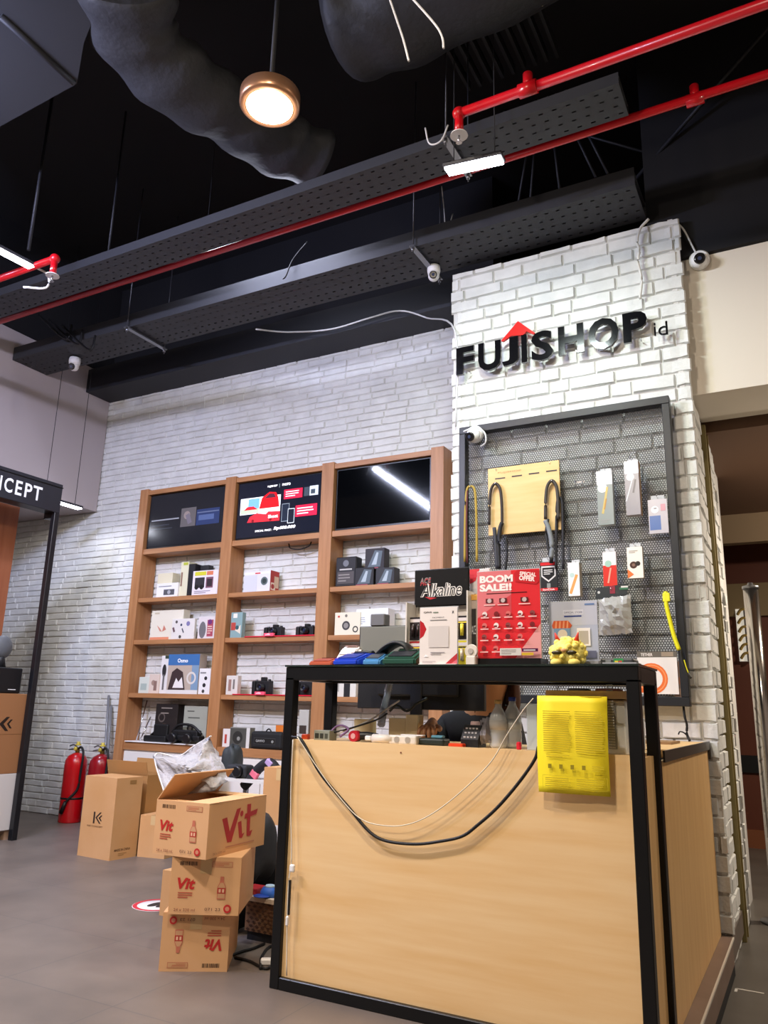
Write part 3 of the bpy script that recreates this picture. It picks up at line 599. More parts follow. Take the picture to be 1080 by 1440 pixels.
pxbox('product_box', 'teal and red photo box beside the left bay post, second row', 'box', 323, 339, 861, YI, ZS[1], .05, col='#86a3a5', group=G1, f=lambda w, h: [('r', w*.05, h*.3, w*.4, h*.3, '#b3473e'), ('r', w*.2, h*.78, w*.35, h*.17, '#eee6d8'), ('p', [(w*.4, h*.3), (w*.9, h*.5), (w*.9, h*.15)], '#e0d6c4'), ('c', w*.6, h*.4, w*.15, '#2f5a60')])
def mat_card(label, x0, x1, z, Y=5.46, tabx=None):
    X0, X1 = Xat(x0, Y, z), Xat(x1, Y, z); r = root('display_mat', label, 'display mat', ((X0+X1)/2, Y, z), group='red display mats under the cameras')
    g = G(); g.b2(X0, X1, Y-.015, Y+.14, z+.0005, z+.009, mat('#d31a35', .4)); g.build('mat_sheet', r)
    g = G(); xm = Xat(tabx, Y, z); g.b2(xm-.05, xm+.05, Y-.035, Y-.014, z+.004, z+.03, mat('#ff5a78', .4, coat=.5)); t = g.build('price_tag', r)
    art(r, 'price_print', (xm-.05, Y-.035, z+.004), (1, 0, 0), (0, 0, 1), [('r', .015, .008, .05, .006, '#ffd5dd'), ('r', .03, .017, .03, .004, '#ffd5dd')], world=True)
def camera_body(label, x0, x1, yt, z, Y=5.50, lens=1):
    X0, X1 = Xat(x0, Y, z), Xat(x1, Y, z); w = X1-X0; h = Zat(yt, (X0+X1)/2, Y)-z; xc = (X0+X1)/2; m = mat('#141416', .5, bump=(300, .3, .001), key='camleather')
    r = root('mirrorless_camera', label, 'camera', (xc, Y, z), group='cameras on the display mats')
    g = G(); g.b2(X0, X1, Y, Y+.06, z, z+h*.78, m, bev=.006, seg=2); g.b2(X0+.004, X0+w*.22, Y-.015, Y+.01, z, z+h*.74, m, bev=.006, seg=2); g.build('camera_body', r)
    g = G(); g.lathe([(w*.2, 0), (w*.2, .02), (w*.17, .022), (w*.17, .045), (w*.13, .048), (w*.12, .03)], BLKM, (xc+w*.08, Y, z+h*.4), (0, -1, 0), n=24); le = g.build('lens', r)
    g = G(); g.lathe([(w*.12, .030), (.002, .036)], mat('#2a3050', .03, coat=1), (xc+w*.08, Y, z+h*.4), (0, -1, 0), n=20); g.build('lens_glass', le)
    g = G(); g.b2(xc-w*.05, xc+w*.2, Y+.005, Y+.05, z+h*.75, z+h, m, bev=.005); g.build('viewfinder_hump', r)
    g = G(); g.cyl((X0+w*.14, Y+.03, z+h*.76), (X0+w*.14, Y+.03, z+h*.86), w*.06, STEEL); g.cyl((X1-w*.12, Y+.03, z+h*.76), (X1-w*.12, Y+.03, z+h*.88), w*.07, DARK); g.build('dial', r)
mat_card('red display mat under the two cameras, second row', 345, 446, ZS[1], tabx=381)
camera_body('black camera at the left of the second row mat', 371, 395, 878, ZS[1]+.009)
camera_body('black camera at the right of the second row mat', 416, 440, 877, ZS[1]+.009)
pxbox('instant_camera_box', 'cream box picturing a camera, second row of the right bay', 'box', 470, 506, 861, YI, ZS[1], .07, col='#e2dcc6', group=G1, f=lambda w, h: [('c', w*.45, h*.42, h*.2, '#3e3b3a'), ('c', w*.45, h*.42, h*.12, '#8b8681'), ('o', w*.82, h*.25, h*.14, h*.05, '#2c2a2a'), ('r', w*.12, h*.78, w*.08, h*.08, '#c0453a'), ('c', w*.45, h*.85, w*.05, '#7a756b')])
pxbox('product_box', 'plain white carton leaning beside the cream camera box', 'box', 500, 545, 856, YI+.01, ZS[1], .12, col='#eef0f4', group=G1, f=lambda w, h: [('l', w*.05, h*.4, w*.25, h*.3, 4, '#9aa0aa'), ('c', w*.75, h*.7, .012, '#4c5664'), ('r', w*.55, h*.3, w*.3, h*.3, '#cdb9c4')])
# third row
pxbox('product_box', 'pale mint box at the left end of the third row', 'box', 194, 208, 952, YI, ZS[2], .06, col='#cfd4cb', group=G1, f=lambda w, h: [('r', w*.2, h*.2, w*.6, h*.4, '#a9b7b1')])
pxbox('product_box', 'low peach box with round prints, third row', 'box', 208, 222, 948, YI, ZS[2], .06, col='#d9c7ba', group=G1, f=lambda w, h: [('c', w*.45, h*.55, w*.2, '#a0867a'), ('r', w*.5, h*.15, w*.3, h*.5, '#8c6f66')])
pxbox('product_box', 'tall white box with a black microphone picture, third row', 'box', 223, 240, 922, 5.49, ZS[2], .09, col='#e0dedd', group=G1, f=lambda w, h: [('c', w*.3, h*.6, w*.17, '#2c2b2e', h*.17), ('r', w*.22, h*.1, w*.15, h*.4, '#6a686a'), ('r', w*.3, h*.92, w*.4, h*.08, '#3c4a3a')])
pxbox('product_box', 'large box with a blue top picturing a person and gimbal, third row', 'box', 233, 277, 920, YI, ZS[2], .1, col='#b9a99b', group=G1, f=lambda w, h: [('r', 0, h*.72, w, h*.28, '#3d6ea8'), ('t', 'Osmo', w*.3, h*.79, w*.33, h*.1, '#ffffff', .02), ('r', w*.78, h*.1, w*.22, h*.62, '#7c98b4'), ('p', [(w*.05, h*.1), (w*.15, h*.55), (w*.3, h*.65), (w*.5, h*.55), (w*.6, h*.1)], '#3d2f30'), ('p', [(w*.2, h*.15), (w*.3, h*.4), (w*.38, h*.3), (w*.48, h*.42), (w*.55, h*.15)], '#e9e4e2'), ('o', w*.78, h*.4, w*.15, w*.05, '#d8d2cc'), ('r', 0, 0, w, h*.1, '#dcdad8')])
pxbox('product_box', 'narrow white box with three black buttons, third row', 'box', 278, 294, 940, YI-.005, ZS[2], .05, col='#e6e4e4', group=G1, f=lambda w, h: [('c', w*.6, h*.62, w*.13, '#2a2a2e'), ('c', w*.5, h*.35, w*.14, '#2a2a2e'), ('c', w*.45, h*.12, w*.12, '#444'), ('r', w*.1, h*.8, w*.5, h*.06, '#8c8c90')])
pxbox('product_box', 'pale narrow box at the left of the third row, middle bay', 'box', 317, 333, 950, YI, ZS[2], .05, col='#d6d0c9', group=G1, f=lambda w, h: [('r', w*.2, h*.2, w*.25, h*.6, '#9b7a70'), ('r', w*.6, h*.3, w*.15, h*.5, '#77706c')])
mat_card('red display mat under the cameras, third row', 328, 448, ZS[2], tabx=368)
camera_body('black camera at the left of the third row mat', 354, 378, 952, ZS[2]+.009)
camera_body('black camera on the third row mat seen through the counter frame', 417, 439, 953, ZS[2]+.009)
pxbox('product_box', 'white box with a black lens picture seen through the counter frame', 'box', 471, 500, 944, YI, ZS[2], .07, col='#d8d5cc', group=G1, f=lambda w, h: [('r', w*.42, 0, w*.3, h, '#1d1c1e'), ('r', w*.1, h*.2, w*.08, h*.6, '#9c9890')])
# bottom row
pxbox('product_box', 'dark brown box with a pale circle, bottom row', 'box', 215, 246, 990, 5.52, ZS[3], .09, col='#231d1c', group=G1, f=lambda w, h: [('r', w*.25, h*.88, w*.5, h*.03, '#8a817a'), ('o', w*.3, h*.65, w*.16, w*.05, '#5d534e'), ('r', w*.25, h*.75, w*.35, h*.03, '#8a817a'), ('c', w*.45, h*.35, w*.2, '#3f322c')])
pxbox('product_box', 'grey green box with a ball camera picture, bottom row', 'box', 255, 288, 993, 5.52, ZS[3], .08, col='#a3a69a', group=G1, f=lambda w, h: [('r', w*.15, h*.85, w*.3, h*.03, '#5c5e58'), ('r', w*.2, h*.68, w*.5, h*.03, '#5c5e58'), ('c', w*.32, h*.42, w*.14, '#2b2b2c'), ('c', w*.32, h*.42, w*.06, '#77726c')])
g = G(); a0, a1 = Xat(178, 5.46, .75), Xat(285, 5.46, .75); g.b2(a0, a1, 5.435, 5.60, .7455, .7525, mat('#f2efef', .5)); tag(g.build('paper_sheet', loc=(a0, 5.46, .7455)), 'white paper sheet spread on the bottom row, left bay', 'paper')
def gear(label, x0, x1, yt, Y, z, kind):
    X0, X1 = Xat(x0, Y, z), Xat(x1, Y, z); w = X1-X0; h = Zat(yt, (X0+X1)/2, Y)-z; m = mat('#101012', .55)
    r = root('camera_rig', label, 'camera gear', ((X0+X1)/2, Y, z))
    g = G()
    if kind == 0:
        g.b2(X0, X1, Y-.02, Y+.1, z, z+h*.35, m, bev=.01, seg=2); g.b2(X0+w*.35, X1, Y, Y+.09, z+h*.3, z+h, m, bev=.012, seg=2); g.build('base_block', r)
        g = G(); g.cyl((X0+w*.15, Y+.03, z+h*.3), (X0+w*.55, Y+.03, z+h*.8), .012, m); g.build('arm', r)
    else:
        g.b2(X0+w*.1, X1-w*.1, Y-.01, Y+.09, z+h*.15, z+h*.75, m, bev=.014, seg=2); g.b2(X0, X1, Y-.03, Y+.07, z+h*.2, z+h*.45, m, bev=.01, seg=2); g.build('gear_body', r)
        for q in (.25, .7):
            g = G(); g.lathe([(h*.26, 0), (h*.28, .03), (h*.22, .05)], BLKM, (X0+w*q, Y-.02, z+h*.3), (0, -1, 0), n=20); g.build('ring', r)
        g = G(); g.tube([(X0+w*.1, Y, z+h*.6), (X0+w*.3, Y, z+h), (X0+w*.7, Y, z+h*1.0), (X1, Y, z+h*.55)], .012, m); g.build('strap', r)
gear('black camera grip lying at the left on the white paper', 203, 234, 1018, 5.50, .753, 0)
gear('black camera rig with two rings on the white paper', 236, 282, 1020, 5.475, .753, 1)
for i, (x0, y0, x1, y1) in enumerate(((192, 1038, 207, 985), (197, 1038, 212, 1008))):
    g = G(); a = wy(x0, y0, 5.5); a.z = .756; b = wy(x1, y1, 5.62); g.cyl(a, b, .006, CHROME, n=8); tag(g.build('metal_rod', loc=tuple(a)), ('taller thin metal rod leaning on the bottom row, left bay', 'shorter thin metal rod leaning on the bottom row, left bay')[i], 'rod')
pxbox('product_box', 'narrow white box with red letters, bottom row, middle bay', 'box', 312, 322, 1025, YI, ZS[3], .06, col='#e0dad8', group=G1, f=lambda w, h: [('r', w*.3, h*.2, w*.3, h*.5, '#b2453c')])
pxbox('product_box', 'grey box with a dark lens photograph, bottom row, middle bay', 'box', 322, 350, 1023, YI, ZS[3], .07, col='#85847e', group=G1, f=lambda w, h: [('r', w*.02, h*.02, w*.8, h*.94, '#4c4d48'), ('c', w*.4, h*.5, w*.25, '#2c2d2b'), ('c', w*.45, h*.45, w*.08, '#8c8d88'), ('r', w*.84, 0, w*.16, h, '#d5d4d0')])
X0, X1 = Xat(352, 5.46, .745), Xat(396, 5.46, .745)
o = root('zip_case', 'black zipped hard case with a small label, bottom row', 'case', ((X0+X1)/2, 5.46, .745))
hh = Zat(1029, (X0+X1)/2, 5.46)-.745
g = G(); g.b2(X0, X1, 5.45, 5.60, .745, .745+hh, mat('#17181a', .7), bev=.022, seg=3); g.build('case_shell', o)
g = G(); g.tube([(X0+.12, 5.50, .745+hh-.005), (X0+.14, 5.50, .745+hh+.018), (X1-.16, 5.50, .745+hh+.018), (X1-.14, 5.50, .745+hh-.005)], .006, BW); g.build('handle', o)
art(o, 'case_label', (X0+.04, 5.45, .745+hh*.28), (1, 0, 0), (0, 0, 1), [('r', 0, 0, X1-X0-.1, hh*.36, '#3a3b3c'), ('r', .004, .004, X1-X0-.108, hh*.36-.008, '#151617'), ('t', 'GAMVO', .02, hh*.12, .09, .02, '#a8aaa8', .02), ('c', .19, hh*.17, .012, '#8a8c8a')], world=True)
pxbox('product_box', 'small orange box behind the black zipped case', 'box', 386, 399, 1020, 5.605, ZS[3], .03, col='#e07b2b', group=G1)
pxbox('product_box', 'pale box with a black square seen through the counter frame, bottom row', 'box', 418, 432, 998, YI, ZS[3], .05, col='#b5b3ac', group=G1, f=lambda w, h: [('r', w*.1, h*.42, w*.7, h*.2, '#3a2f28')])
# ------------------------------------------------------------------ counter
CX0, CX1, CY0, CY1, CZ = -2.032, -.528, 2.87, 3.24, 1.266; T = .045
o = root('sales_counter', 'wood panelled sales counter inside a black steel frame', 'counter', ((CX0+CX1)/2, CY0, 0)); CTR = o
FM = mat('#0f1012', .35, .2)
for x in (CX0, CX1-T):
    for y in (CY0, CY1-T):
        g = G(); g.b2(x, x+T, y, y+T, 0, CZ-T, FM, bev=.003); g.build('frame_post', o)
for y in (CY0, CY1-T):
    g = G(); g.b2(CX0, CX1, y, y+T, CZ-T-.012, CZ, FM, bev=.003); g.build('top_rail', o)
    g = G(); g.b2(CX0+T, CX1-T, y, y+T, 0, .045, FM, bev=.003); g.build('bottom_rail', o)
for x in (CX0, CX1-T):
    g = G(); g.b2(x, x+T, CY0+T, CY1-T, CZ-T-.012, CZ, FM, bev=.003); g.build('top_rail', o)
    g = G(); g.b2(x, x+T, CY0+T, CY1-T, 0, .045, FM, bev=.003); g.build('bottom_rail', o)
g = G(); g.b2(CX0+T, CX1-T, CY0+.02, CY0+.038, .045, .962, LAMH); g.build('front_panel', o)
g = G(); g.b2(CX1-T+.006, CX1-T+.024, CY0+T, CY1-T, .045, .95, LAMV); g.build('end_panel', o)
g = G(); g.b2(CX0+.006, CX0+.024, CY0+T, CY1-T, .045, .95, LAMV); g.build('end_panel', o)
g = G(); g.b2(CX0+T, CX1-T-.0, CY0+.038, CY1+.24, .935, .958, LAMH); g.build('worktop', o)
ZG = CZ+.008
g = G(); g.b2(CX0-.004, CX1+.004, CY0-.004, CY1+.004, CZ+.0005, ZG, mat('#10231d', .08, coat=1, alpha=.85)); gt = g.build('glass_top', o); gt['label'] = 'dark green glass top'
g = G(); a = wy(564, 1055, CY0+.02); g.cyl((a.x, CY0+.021, .93), (a.x, CY0+.017, .93), .003, mat('#7a3a28'), n=8); g.build('screw_head', o)
# the desk wing running back to the pillar
o = root('desk_wing', 'wooden desk wing joining the counter to the brick pillar', 'desk', (-.7, 4.0, 0))
g = G(); g.b2(CX1-.018, CX1, CY1+.005, YC-.02, .005, .93, LAMV); g.build('side_panel', o)
g = G(); g.b2(-.96, CX1+.004, CY1+.245, YC-.0, .93, .963, mat('#d8b27a', .45)); g.build('desk_top', o)
g = G(); g.b2(CX1+.004, CX1+.012, CY1+.01, YC+.0, .925, .968, mat('#4b4640', .35, .2)); g.box((CX1+.008, YC-.012, .905), (.012, .03, .06), mat('#38342f', .4)); eb = g.build('edge_band', o)
g = G(); g.b2(-.96, -.942, CY1+.245, YC-.02, .005, .93, LAMV); g.build('side_panel', o)
# ------------------------------------------------------------------ cords on the counter front
YCo = CY0-.006
def on_front(pts): return [wy(x, y, YCo) for x, y in pts]
wire('thick black cord sagging across the counter front', on_front([(410, 1036), (425, 1042), (450, 1087), (490, 1135), (520, 1170), (545, 1183), (585, 1187), (620, 1183), (650, 1176), (672, 1160), (700, 1135), (730, 1100), (752, 1068), (757, 1050)]), .0062, BW)
WC = mat('#d9cfb8', .5)
wire('thin white cord sagging across the counter front up to the folder', [wy(x, y, YCo-.006) for x, y in ((418, 1036), (440, 1070), (470, 1112), (505, 1150), (540, 1161), (575, 1159), (610, 1143), (650, 1112), (690, 1072), (712, 1035), (735, 1000), (750, 982))], .0022, WC)
wire('white cable running down the left post with an inline plug', [wy(x, y, CY0-.006) for x, y in ((412, 1040), (409, 1120), (410, 1205), (406, 1240), (404, 1290), (403, 1372))], .0025, mat('#e4dccc', .5))
o = root('inline_adapter', 'white inline cable adapters taped beside the left post', 'adapter', tuple(wy(411, 1221, CY0-.01)))
g = G(); g.box(wy(411, 1221, CY0-.012), (.024, .014, .03), WHITE, bev=.006, seg=2); g.build('round_adapter', o)
g = G(); g.box(wy(404, 1295, CY0-.012), (.012, .012, .035), WHITE, bev=.003); g.build('plug', o)
g = G(); g.box(wy(407, 1262, CY0-.010), (.007, .008, .13), BLK); g.build('black_sleeve', o)
# ------------------------------------------------------------------ things on the glass top
def terminal(label, x0, x1, yt, col, key, scr, rz=0, Y=2.93, d=.15, dark='#1a1a1c', paper=False):
    X0, X1 = Xat(x0, Y, ZG), Xat(x1, Y, ZG); w = X1-X0; h = Zat(yt, (X0+X1)/2, Y)-ZG; c = mat(col, .35, coat=.4)
    r = root('card_terminal', label, 'card terminal', ((X0+X1)/2, Y+d/2, ZG), rz, 'card payment terminals on the counter')
    g = G(); P = [(-d/2, 0), (d/2, 0), (d/2, h), (d*.1, h*.95), (-d/2, h*.45)]
    g.prism([(p, q) for p, q in P], (-w/2, 0, 0), (0, 1, 0), (0, 0, 1), w, c)
    bmesh.ops.bevel(g.bm, geom=list(g.bm.edges), offset=min(w, h)*.12, segments=2, affect='EDGES'); g.build('terminal_body', r, world=False)
    g = G(); R = Matrix.Rotation(math.atan2(h*.5, d*.6), 3, 'X'); g.box((0, -d*.2, h*.73), (w*.7, d*.45, .004), mat(key, .4), R); g.build('keypad', r, world=False)
    g = G(); g.box((0, d*.28, h+.001), (w*.6, d*.3, .003), mat(scr, .15, coat=1)); g.build('display', r, world=False)
    if paper:
        g = G(); g.cyl((-w*.35, d*.42, h*.9), (w*.35, d*.42, h*.9), .018, mat(dark, .5)); g.build('paper_cover', r, world=False)
    return r
terminal('flat orange brown device at the left end of the counter top', 434, 466, 924, '#b4573c', '#8a3c28', '#5a2c20', 0, 2.93, .11)
terminal('white card terminal behind the blue one on the counter top', 470, 497, 907, '#e3dcd8', '#c9b9b4', '#b88f86', .1, 3.08, .1)
terminal('bright blue card terminal on the counter top', 468, 507, 916, '#1b3fb8', '#1a2f80', '#11204f', -.15, 2.92, .15, paper=True)
terminal('pale blue card terminal between the blue and green ones', 508, 531, 917, '#4f8fc4', '#34383f', '#22303c', .1, 2.92, .14, paper=True)
terminal('dark green card terminal with a black cover on the counter top', 536, 582, 912, '#1d4a3a', '#17171a', '#2f5140', .05, 2.92, .15, paper=True)
g = G(); m_ = mat('#131316', .5); g.tube([wy(532, 925, 3.05), wy(545, 912, 3.05), wy(560, 905, 3.05), wy(574, 910, 3.05), wy(580, 925, 3.05)], .018, m_, flat=(.05, .012)); tag(g.build('cloth_pouch', loc=tuple(wy(556, 925, 3.05))), 'crumpled black pouch behind the green card terminal', 'pouch')
# battery rack
YR = 3.06; X0, X1 = Xat(569, YR, ZG), Xat(658, YR, ZG); zr = Zat(842, (X0+X1)/2, YR)
o = root('battery_rack', 'battery display rack with a black header and red yellow packs', 'display rack', ((X0+X1)/2, YR, ZG))
g = G(); g.b2(X0, X0+.006, YR, YR+.12, ZG, zr-.01, mat('#d9d3c8', .4)); g.b2(X1-.006, X1, YR, YR+.12, ZG, zr+.03, mat('#d9d3c8', .4)); g.b2(X0, X1, YR+.114, YR+.12, ZG, zr, mat('#cfc6b8', .4)); g.b2(X0, X1, YR, YR+.12, ZG, ZG+.006, DARK); g.build('rack_frame', o)
hx0, hx1 = Xat(584, YR+.1, zr), Xat(661, YR+.1, zr); hz0, hz1 = zr-.02, Zat(800, (hx0+hx1)/2, YR+.1)
g = G(); g.b2(hx0, hx1, YR+.088, YR+.1, hz0, hz1, mat('#09090a', .3, coat=.3), bev=.004); hd = g.build('header_board', o)
hw, hh = hx1-hx0, hz1-hz0
art(o, 'header_print', (hx0, YR+.088, hz0), (1, 0, 0), (0, 0, 1), [('p', [(hw*.2, hh*.26), (hw*.3, hh*.18), (hw*.42, hh*.22), (hw*.3, hh*.24)], '#c22128'), ('t', 'ACE', hw*.11, hh*.56, hw*.2, hh*.2, '#a12a30', .03, .15), ('t', 'ACE', hw*.11, hh*.63, hw*.2, hh*.15, '#8b8480', .0, .15), ('t', 'Alkaline', hw*.12, hh*.25, hw*.76, hh*.36, '#eee9e0', .05, .25), ('t', 'Alkaline', hw*.13, hh*.26, hw*.74, hh*.34, '#141414', .0, .25)], world=True)
cols = [('#a32024', '#e8d23c'), ('#d8a82a', '#2b1d1c'), ('#c32326', '#e7c93a'), ('#e2d22e', '#1f1d20')]
npk = 4; pw = (X1-X0-.02)/npk
for i in range(npk):
    for r_ in range(3):
        ca, cb = cols[(i+r_) % 4]; z_ = ZG+.012+r_*.105; x_ = X0+.01+i*pw
        if z_+.1 > zr: continue
        q = root('battery_pack', 'red and yellow battery blister pack hanging in the battery rack', 'battery pack', (x_+pw/2, YR+.03, z_), group='battery packs in the rack')
        g = G(); g.b2(x_+.002, x_+pw-.002, YR+.02, YR+.024, z_, z_+.10, mat(ca if r_ != 1 else '#221c20', .35)); g.build('backing_card', q)
        for s in (0, 1):
            g = G(); bx = x_+pw*(.32+.36*s); g.cyl((bx, YR+.012, z_+.015), (bx, YR+.012, z_+.065), .0075, mat(cb if r_ != 0 else '#c9b9a0', .3, .3), n=12); g.cyl((bx, YR+.012, z_+.065), (bx, YR+.012, z_+.068), .003, CHROME, n=8); g.build('battery', q)
        art(q, 'card_print', (x_+.002, YR+.02, z_), (1, 0, 0), (0, 0, 1), [('r', .002, .078, pw-.008, .014, '#e9dc8c' if r_ == 2 else '#d8d0d0'), ('r', .002, .07, pw-.008, .005, cb)], world=True)
# QR stand, poster stand, leaflet stand
def stand(name, label, x0, x1, yt, yb, Y, ops, base='#0c0c0e', acr=True, d=.05, tilt=0):
    X0, X1 = Xat(x0, Y, ZG), Xat(x1, Y, ZG); w = X1-X0; z0 = ZG if yb is None else max(ZG, Zat(yb, (X0+X1)/2, Y)); h = Zat(yt, (X0+X1)/2, Y)-z0
    r = root(name, label, 'display stand', ((X0+X1)/2, Y, ZG))
    g = G(); g.b2(X0-.002, X1+.002, Y, Y+.003, z0, z0+h+.003, glassy('#dfe6ea', .25)); g.b2(X0-.002, X1+.002, Y+.006, Y+.009, z0, z0+h+.003, glassy('#dfe6ea', .25)); g.build('acrylic_sheet', r)
    g = G(); g.b2(X0, X1, Y+.0035, Y+.0055, z0+.001, z0+h, mat('#e8e4e2', .5)); g.build('paper_insert', r)
    g = G(); g.b2(X0, X1, Y-.012, Y+d, ZG, z0 if z0 > ZG+.004 else ZG+.004, mat(base, .3)); g.build('stand_base', r)
    art(r, 'poster_print', (X0, Y-.0005, z0), (1, 0, 0), (0, 0, 1), ops(w, h), world=True, rough=.25, eps=.0002)
    return r
stand('payment_stand', 'white payment sign stand with red corners in front of the battery rack', 590, 643, 854, None, 2.90, lambda w, h: [
    ('r', 0, 0, w, h, '#e9e2dc'), ('p', [(0, h*.45), (0, h*.78), (w*.1, h*.73), (w*.18, h*.62), (w*.1, h*.5)], '#b4242c'), ('p', [(w*.66, 0), (w, 0), (w, h*.2)], '#bf3a40'), ('p', [(w*.8, 0), (w, 0), (w, h*.1)], '#d8707a'),
    ('t', 'QRIS', w*.1, h*.9, w*.22, h*.03, '#3c3c3e', .02), ('r', w*.36, h*.9, w*.14, h*.02, '#7d8a78'), ('t', 'X', w*.86, h*.885, w*.06, h*.045, '#222', .03), ('t', 'PAYMENT', w*.34, h*.81, w*.32, h*.022, '#444', .0), ('r', w*.28, h*.77, w*.45, h*.012, '#888'),
    ('r', w*.24, h*.3, w*.54, h*.37, '#d5cfca'), ('l', w*.3, h*.17, w*.4, h*.06, 2, '#9a9494'), ('p', [(w*.12, h*.14), (w*.17, h*.18), (w*.24, h*.14)], '#fff'), ('l', w*.08, h*.03, w*.4, h*.04, 2, '#a89c9c')], base='#e4ddd8')
def boom(w, h):
    L = [('r', 0, 0, w, h, '#dc2f36'), ('r', 0, h*.46, w*.55, h*.54, '#dd7a7e'), ('p', [(0, h*.46), (w*.55, h*.46), (w*.55, h*.72), (w*.2, h*.56)], '#cf4a50'), ('p', [(w*.72, h*.12), (w, h*.38), (w, 0), (w*.6, 0)], '#e7a2a0'),
         ('t', 'BOOM', w*.04, h*.865, w*.54, h*.085, '#fff3ee', .05), ('t', 'SALE!!', w*.04, h*.765, w*.52, h*.085, '#fff3ee', .05), ('r', w*.15, h*.735, w*.65, h*.008, '#3a1518'),
         ('p', [(w*.6, h*.96), (w*.66, h), (w, h*.98), (w, h*.86), (w*.95, h*.82), (w*.62, h*.86)], '#c4242c'), ('t', 'SPECIAL', w*.69, h*.92, w*.26, h*.045, '#ffe9e4', .04, 0, -.14), ('t', 'OFFER', w*.68, h*.865, w*.25, h*.055, '#ffe9e4', .05, 0, -.14)]
    for x in (.2, .42, .76): L += [('r', w*(x-.06), h*.63, w*.12, h*.05, '#5b2a2c'), ('c', w*x, h*.655, w*.035, '#c9b7b4'), ('r', w*(x-.09), h*.6, w*.18, h*.012, '#f3c6c2')]
    for j, y in enumerate((.5, .37, .24, .11)):
        for i in range(5 if j < 2 else 4 if j == 2 else 2):
            x = .06+i*.19; L += [('r', w*x, h*(y-.045), w*.13, h*.012, '#f6c9c6'), ('c', w*(x+.065), h*y, w*.04, ['#e8dcd8', '#7d2a2e', '#d9746f', '#f0e3de', '#8a4a4a'][(i+j*2) % 5]), ('r', w*(x+.03), h*(y-.02), w*.05, h*.02, '#7b2226')]
    L += [('r', w*.38, h*.03, w*.33, h*.08, '#d9d4cc'), ('l', w*.4, h*.04, w*.25, h*.06, 3, '#8f8a86'), ('r', w*.72, h*.07, w*.25, h*.035, '#4b1540'), ('r', w*.72, h*.03, w*.18, h*.03, '#d6b33a'), ('r', w*.75, h*.08, w*.18, h*.012, '#ddd')]
    return L
stand('poster_stand', 'red boom sale poster in a clear stand on the counter top', 672, 762, 802, 926, 2.96, boom, d=.09)
stand('leaflet_stand', 'pale blue leaflet stand picturing a striped awning shop', 774, 843, 846, 930, 3.05, lambda w, h: [
    ('r', 0, 0, w, h, '#b6bfd4'), ('r', 0, h*.6, w, h*.4, '#c3c8d8'), ('r', w*.3, h*.78, w*.42, h*.08, '#d6daea'), ('t', 'OFFICIAL STORE', w*.32, h*.8, w*.38, h*.03, '#5a648c', .0), ('r', w*.32, h*.74, w*.36, h*.022, '#2c3f86'), ('r', w*.75, h*.93, w*.2, h*.03, '#6f8ab8'),
    ('p', [(w*.06, h*.6), (w*.1, h*.68), (w*.4, h*.68), (w*.48, h*.6), (w*.44, h*.55), (w*.08, h*.55)], '#d8623a')] +
    [('p', [(w*(.12+.08*i), h*.55), (w*(.14+.08*i), h*.675), (w*(.17+.08*i), h*.675), (w*(.16+.08*i), h*.55)], '#f0a074') for i in range(4)] +
    [('r', w*.1, h*.28, w*.34, h*.27, '#7fa0c8'), ('c', w*.28, h*.45, w*.1, '#e8dccf'), ('r', w*.18, h*.3, w*.2, h*.12, '#e2e2ea'), ('c', w*.4, h*.36, w*.07, '#d86a44'), ('r', w*.58, h*.25, w*.27, h*.3, '#f0eeee'), ('r', w*.62, h*.28, w*.19, h*.22, '#b9b3a8'), ('r', w*.6, h*.05, w*.36, h*.12, '#6a6f88')], base='#b4b8c4')
pxbox('product_box', 'tall slim red and black box between battery rack and sale poster', 'box', 658, 672, 836, 3.1, ZG, .06, col='#b9a89c', group='boxes on the counter top', f=lambda w, h: [('r', 0, 0, w*.35, h, '#a8332f'), ('r', w*.4, h*.3, w*.45, h*.5, '#2a2624'), ('t', 'ACE', w*.42, h*.45, w*.4, h*.12, '#ddd', 0), ('r', 0, h*.92, w, h*.08, '#d9a04a')])
pxbox('product_box', 'pink white box with a red corner behind the sale poster', 'box', 661, 690, 800, 3.2, ZG, .03, col='#dcd4d4', group='boxes on the counter top', f=lambda w, h: [('p', [(0, h*.85), (0, h), (w*.5, h), (w*.3, h*.88)], '#d8303a'), ('r', w*.1, h*.3, w*.3, h*.5, '#c9c9cc')])
o = root('desk_fan', 'small white round fan at the foot of the sale poster', 'fan', tuple(wy(664, 928, 2.93)))
c = wy(664, 916, 2.935)
g = G(); g.lathe([(.026, 0), (.028, .008), (.026, .016)], mat('#e6dfd4', .4), c, (0, -1, 0)); g.build('fan_ring', o)
g = G(); g.lathe([(.012, .016), (.011, .02)], mat('#b9b2a8', .4), c, (0, -1, 0)); g.build('fan_hub', o)
g = G(); g.b2(c.x-.02, c.x+.02, 2.915, 2.955, ZG, c.z-.02, mat('#e6dfd4', .4), bev=.003); g.build('fan_base', o)
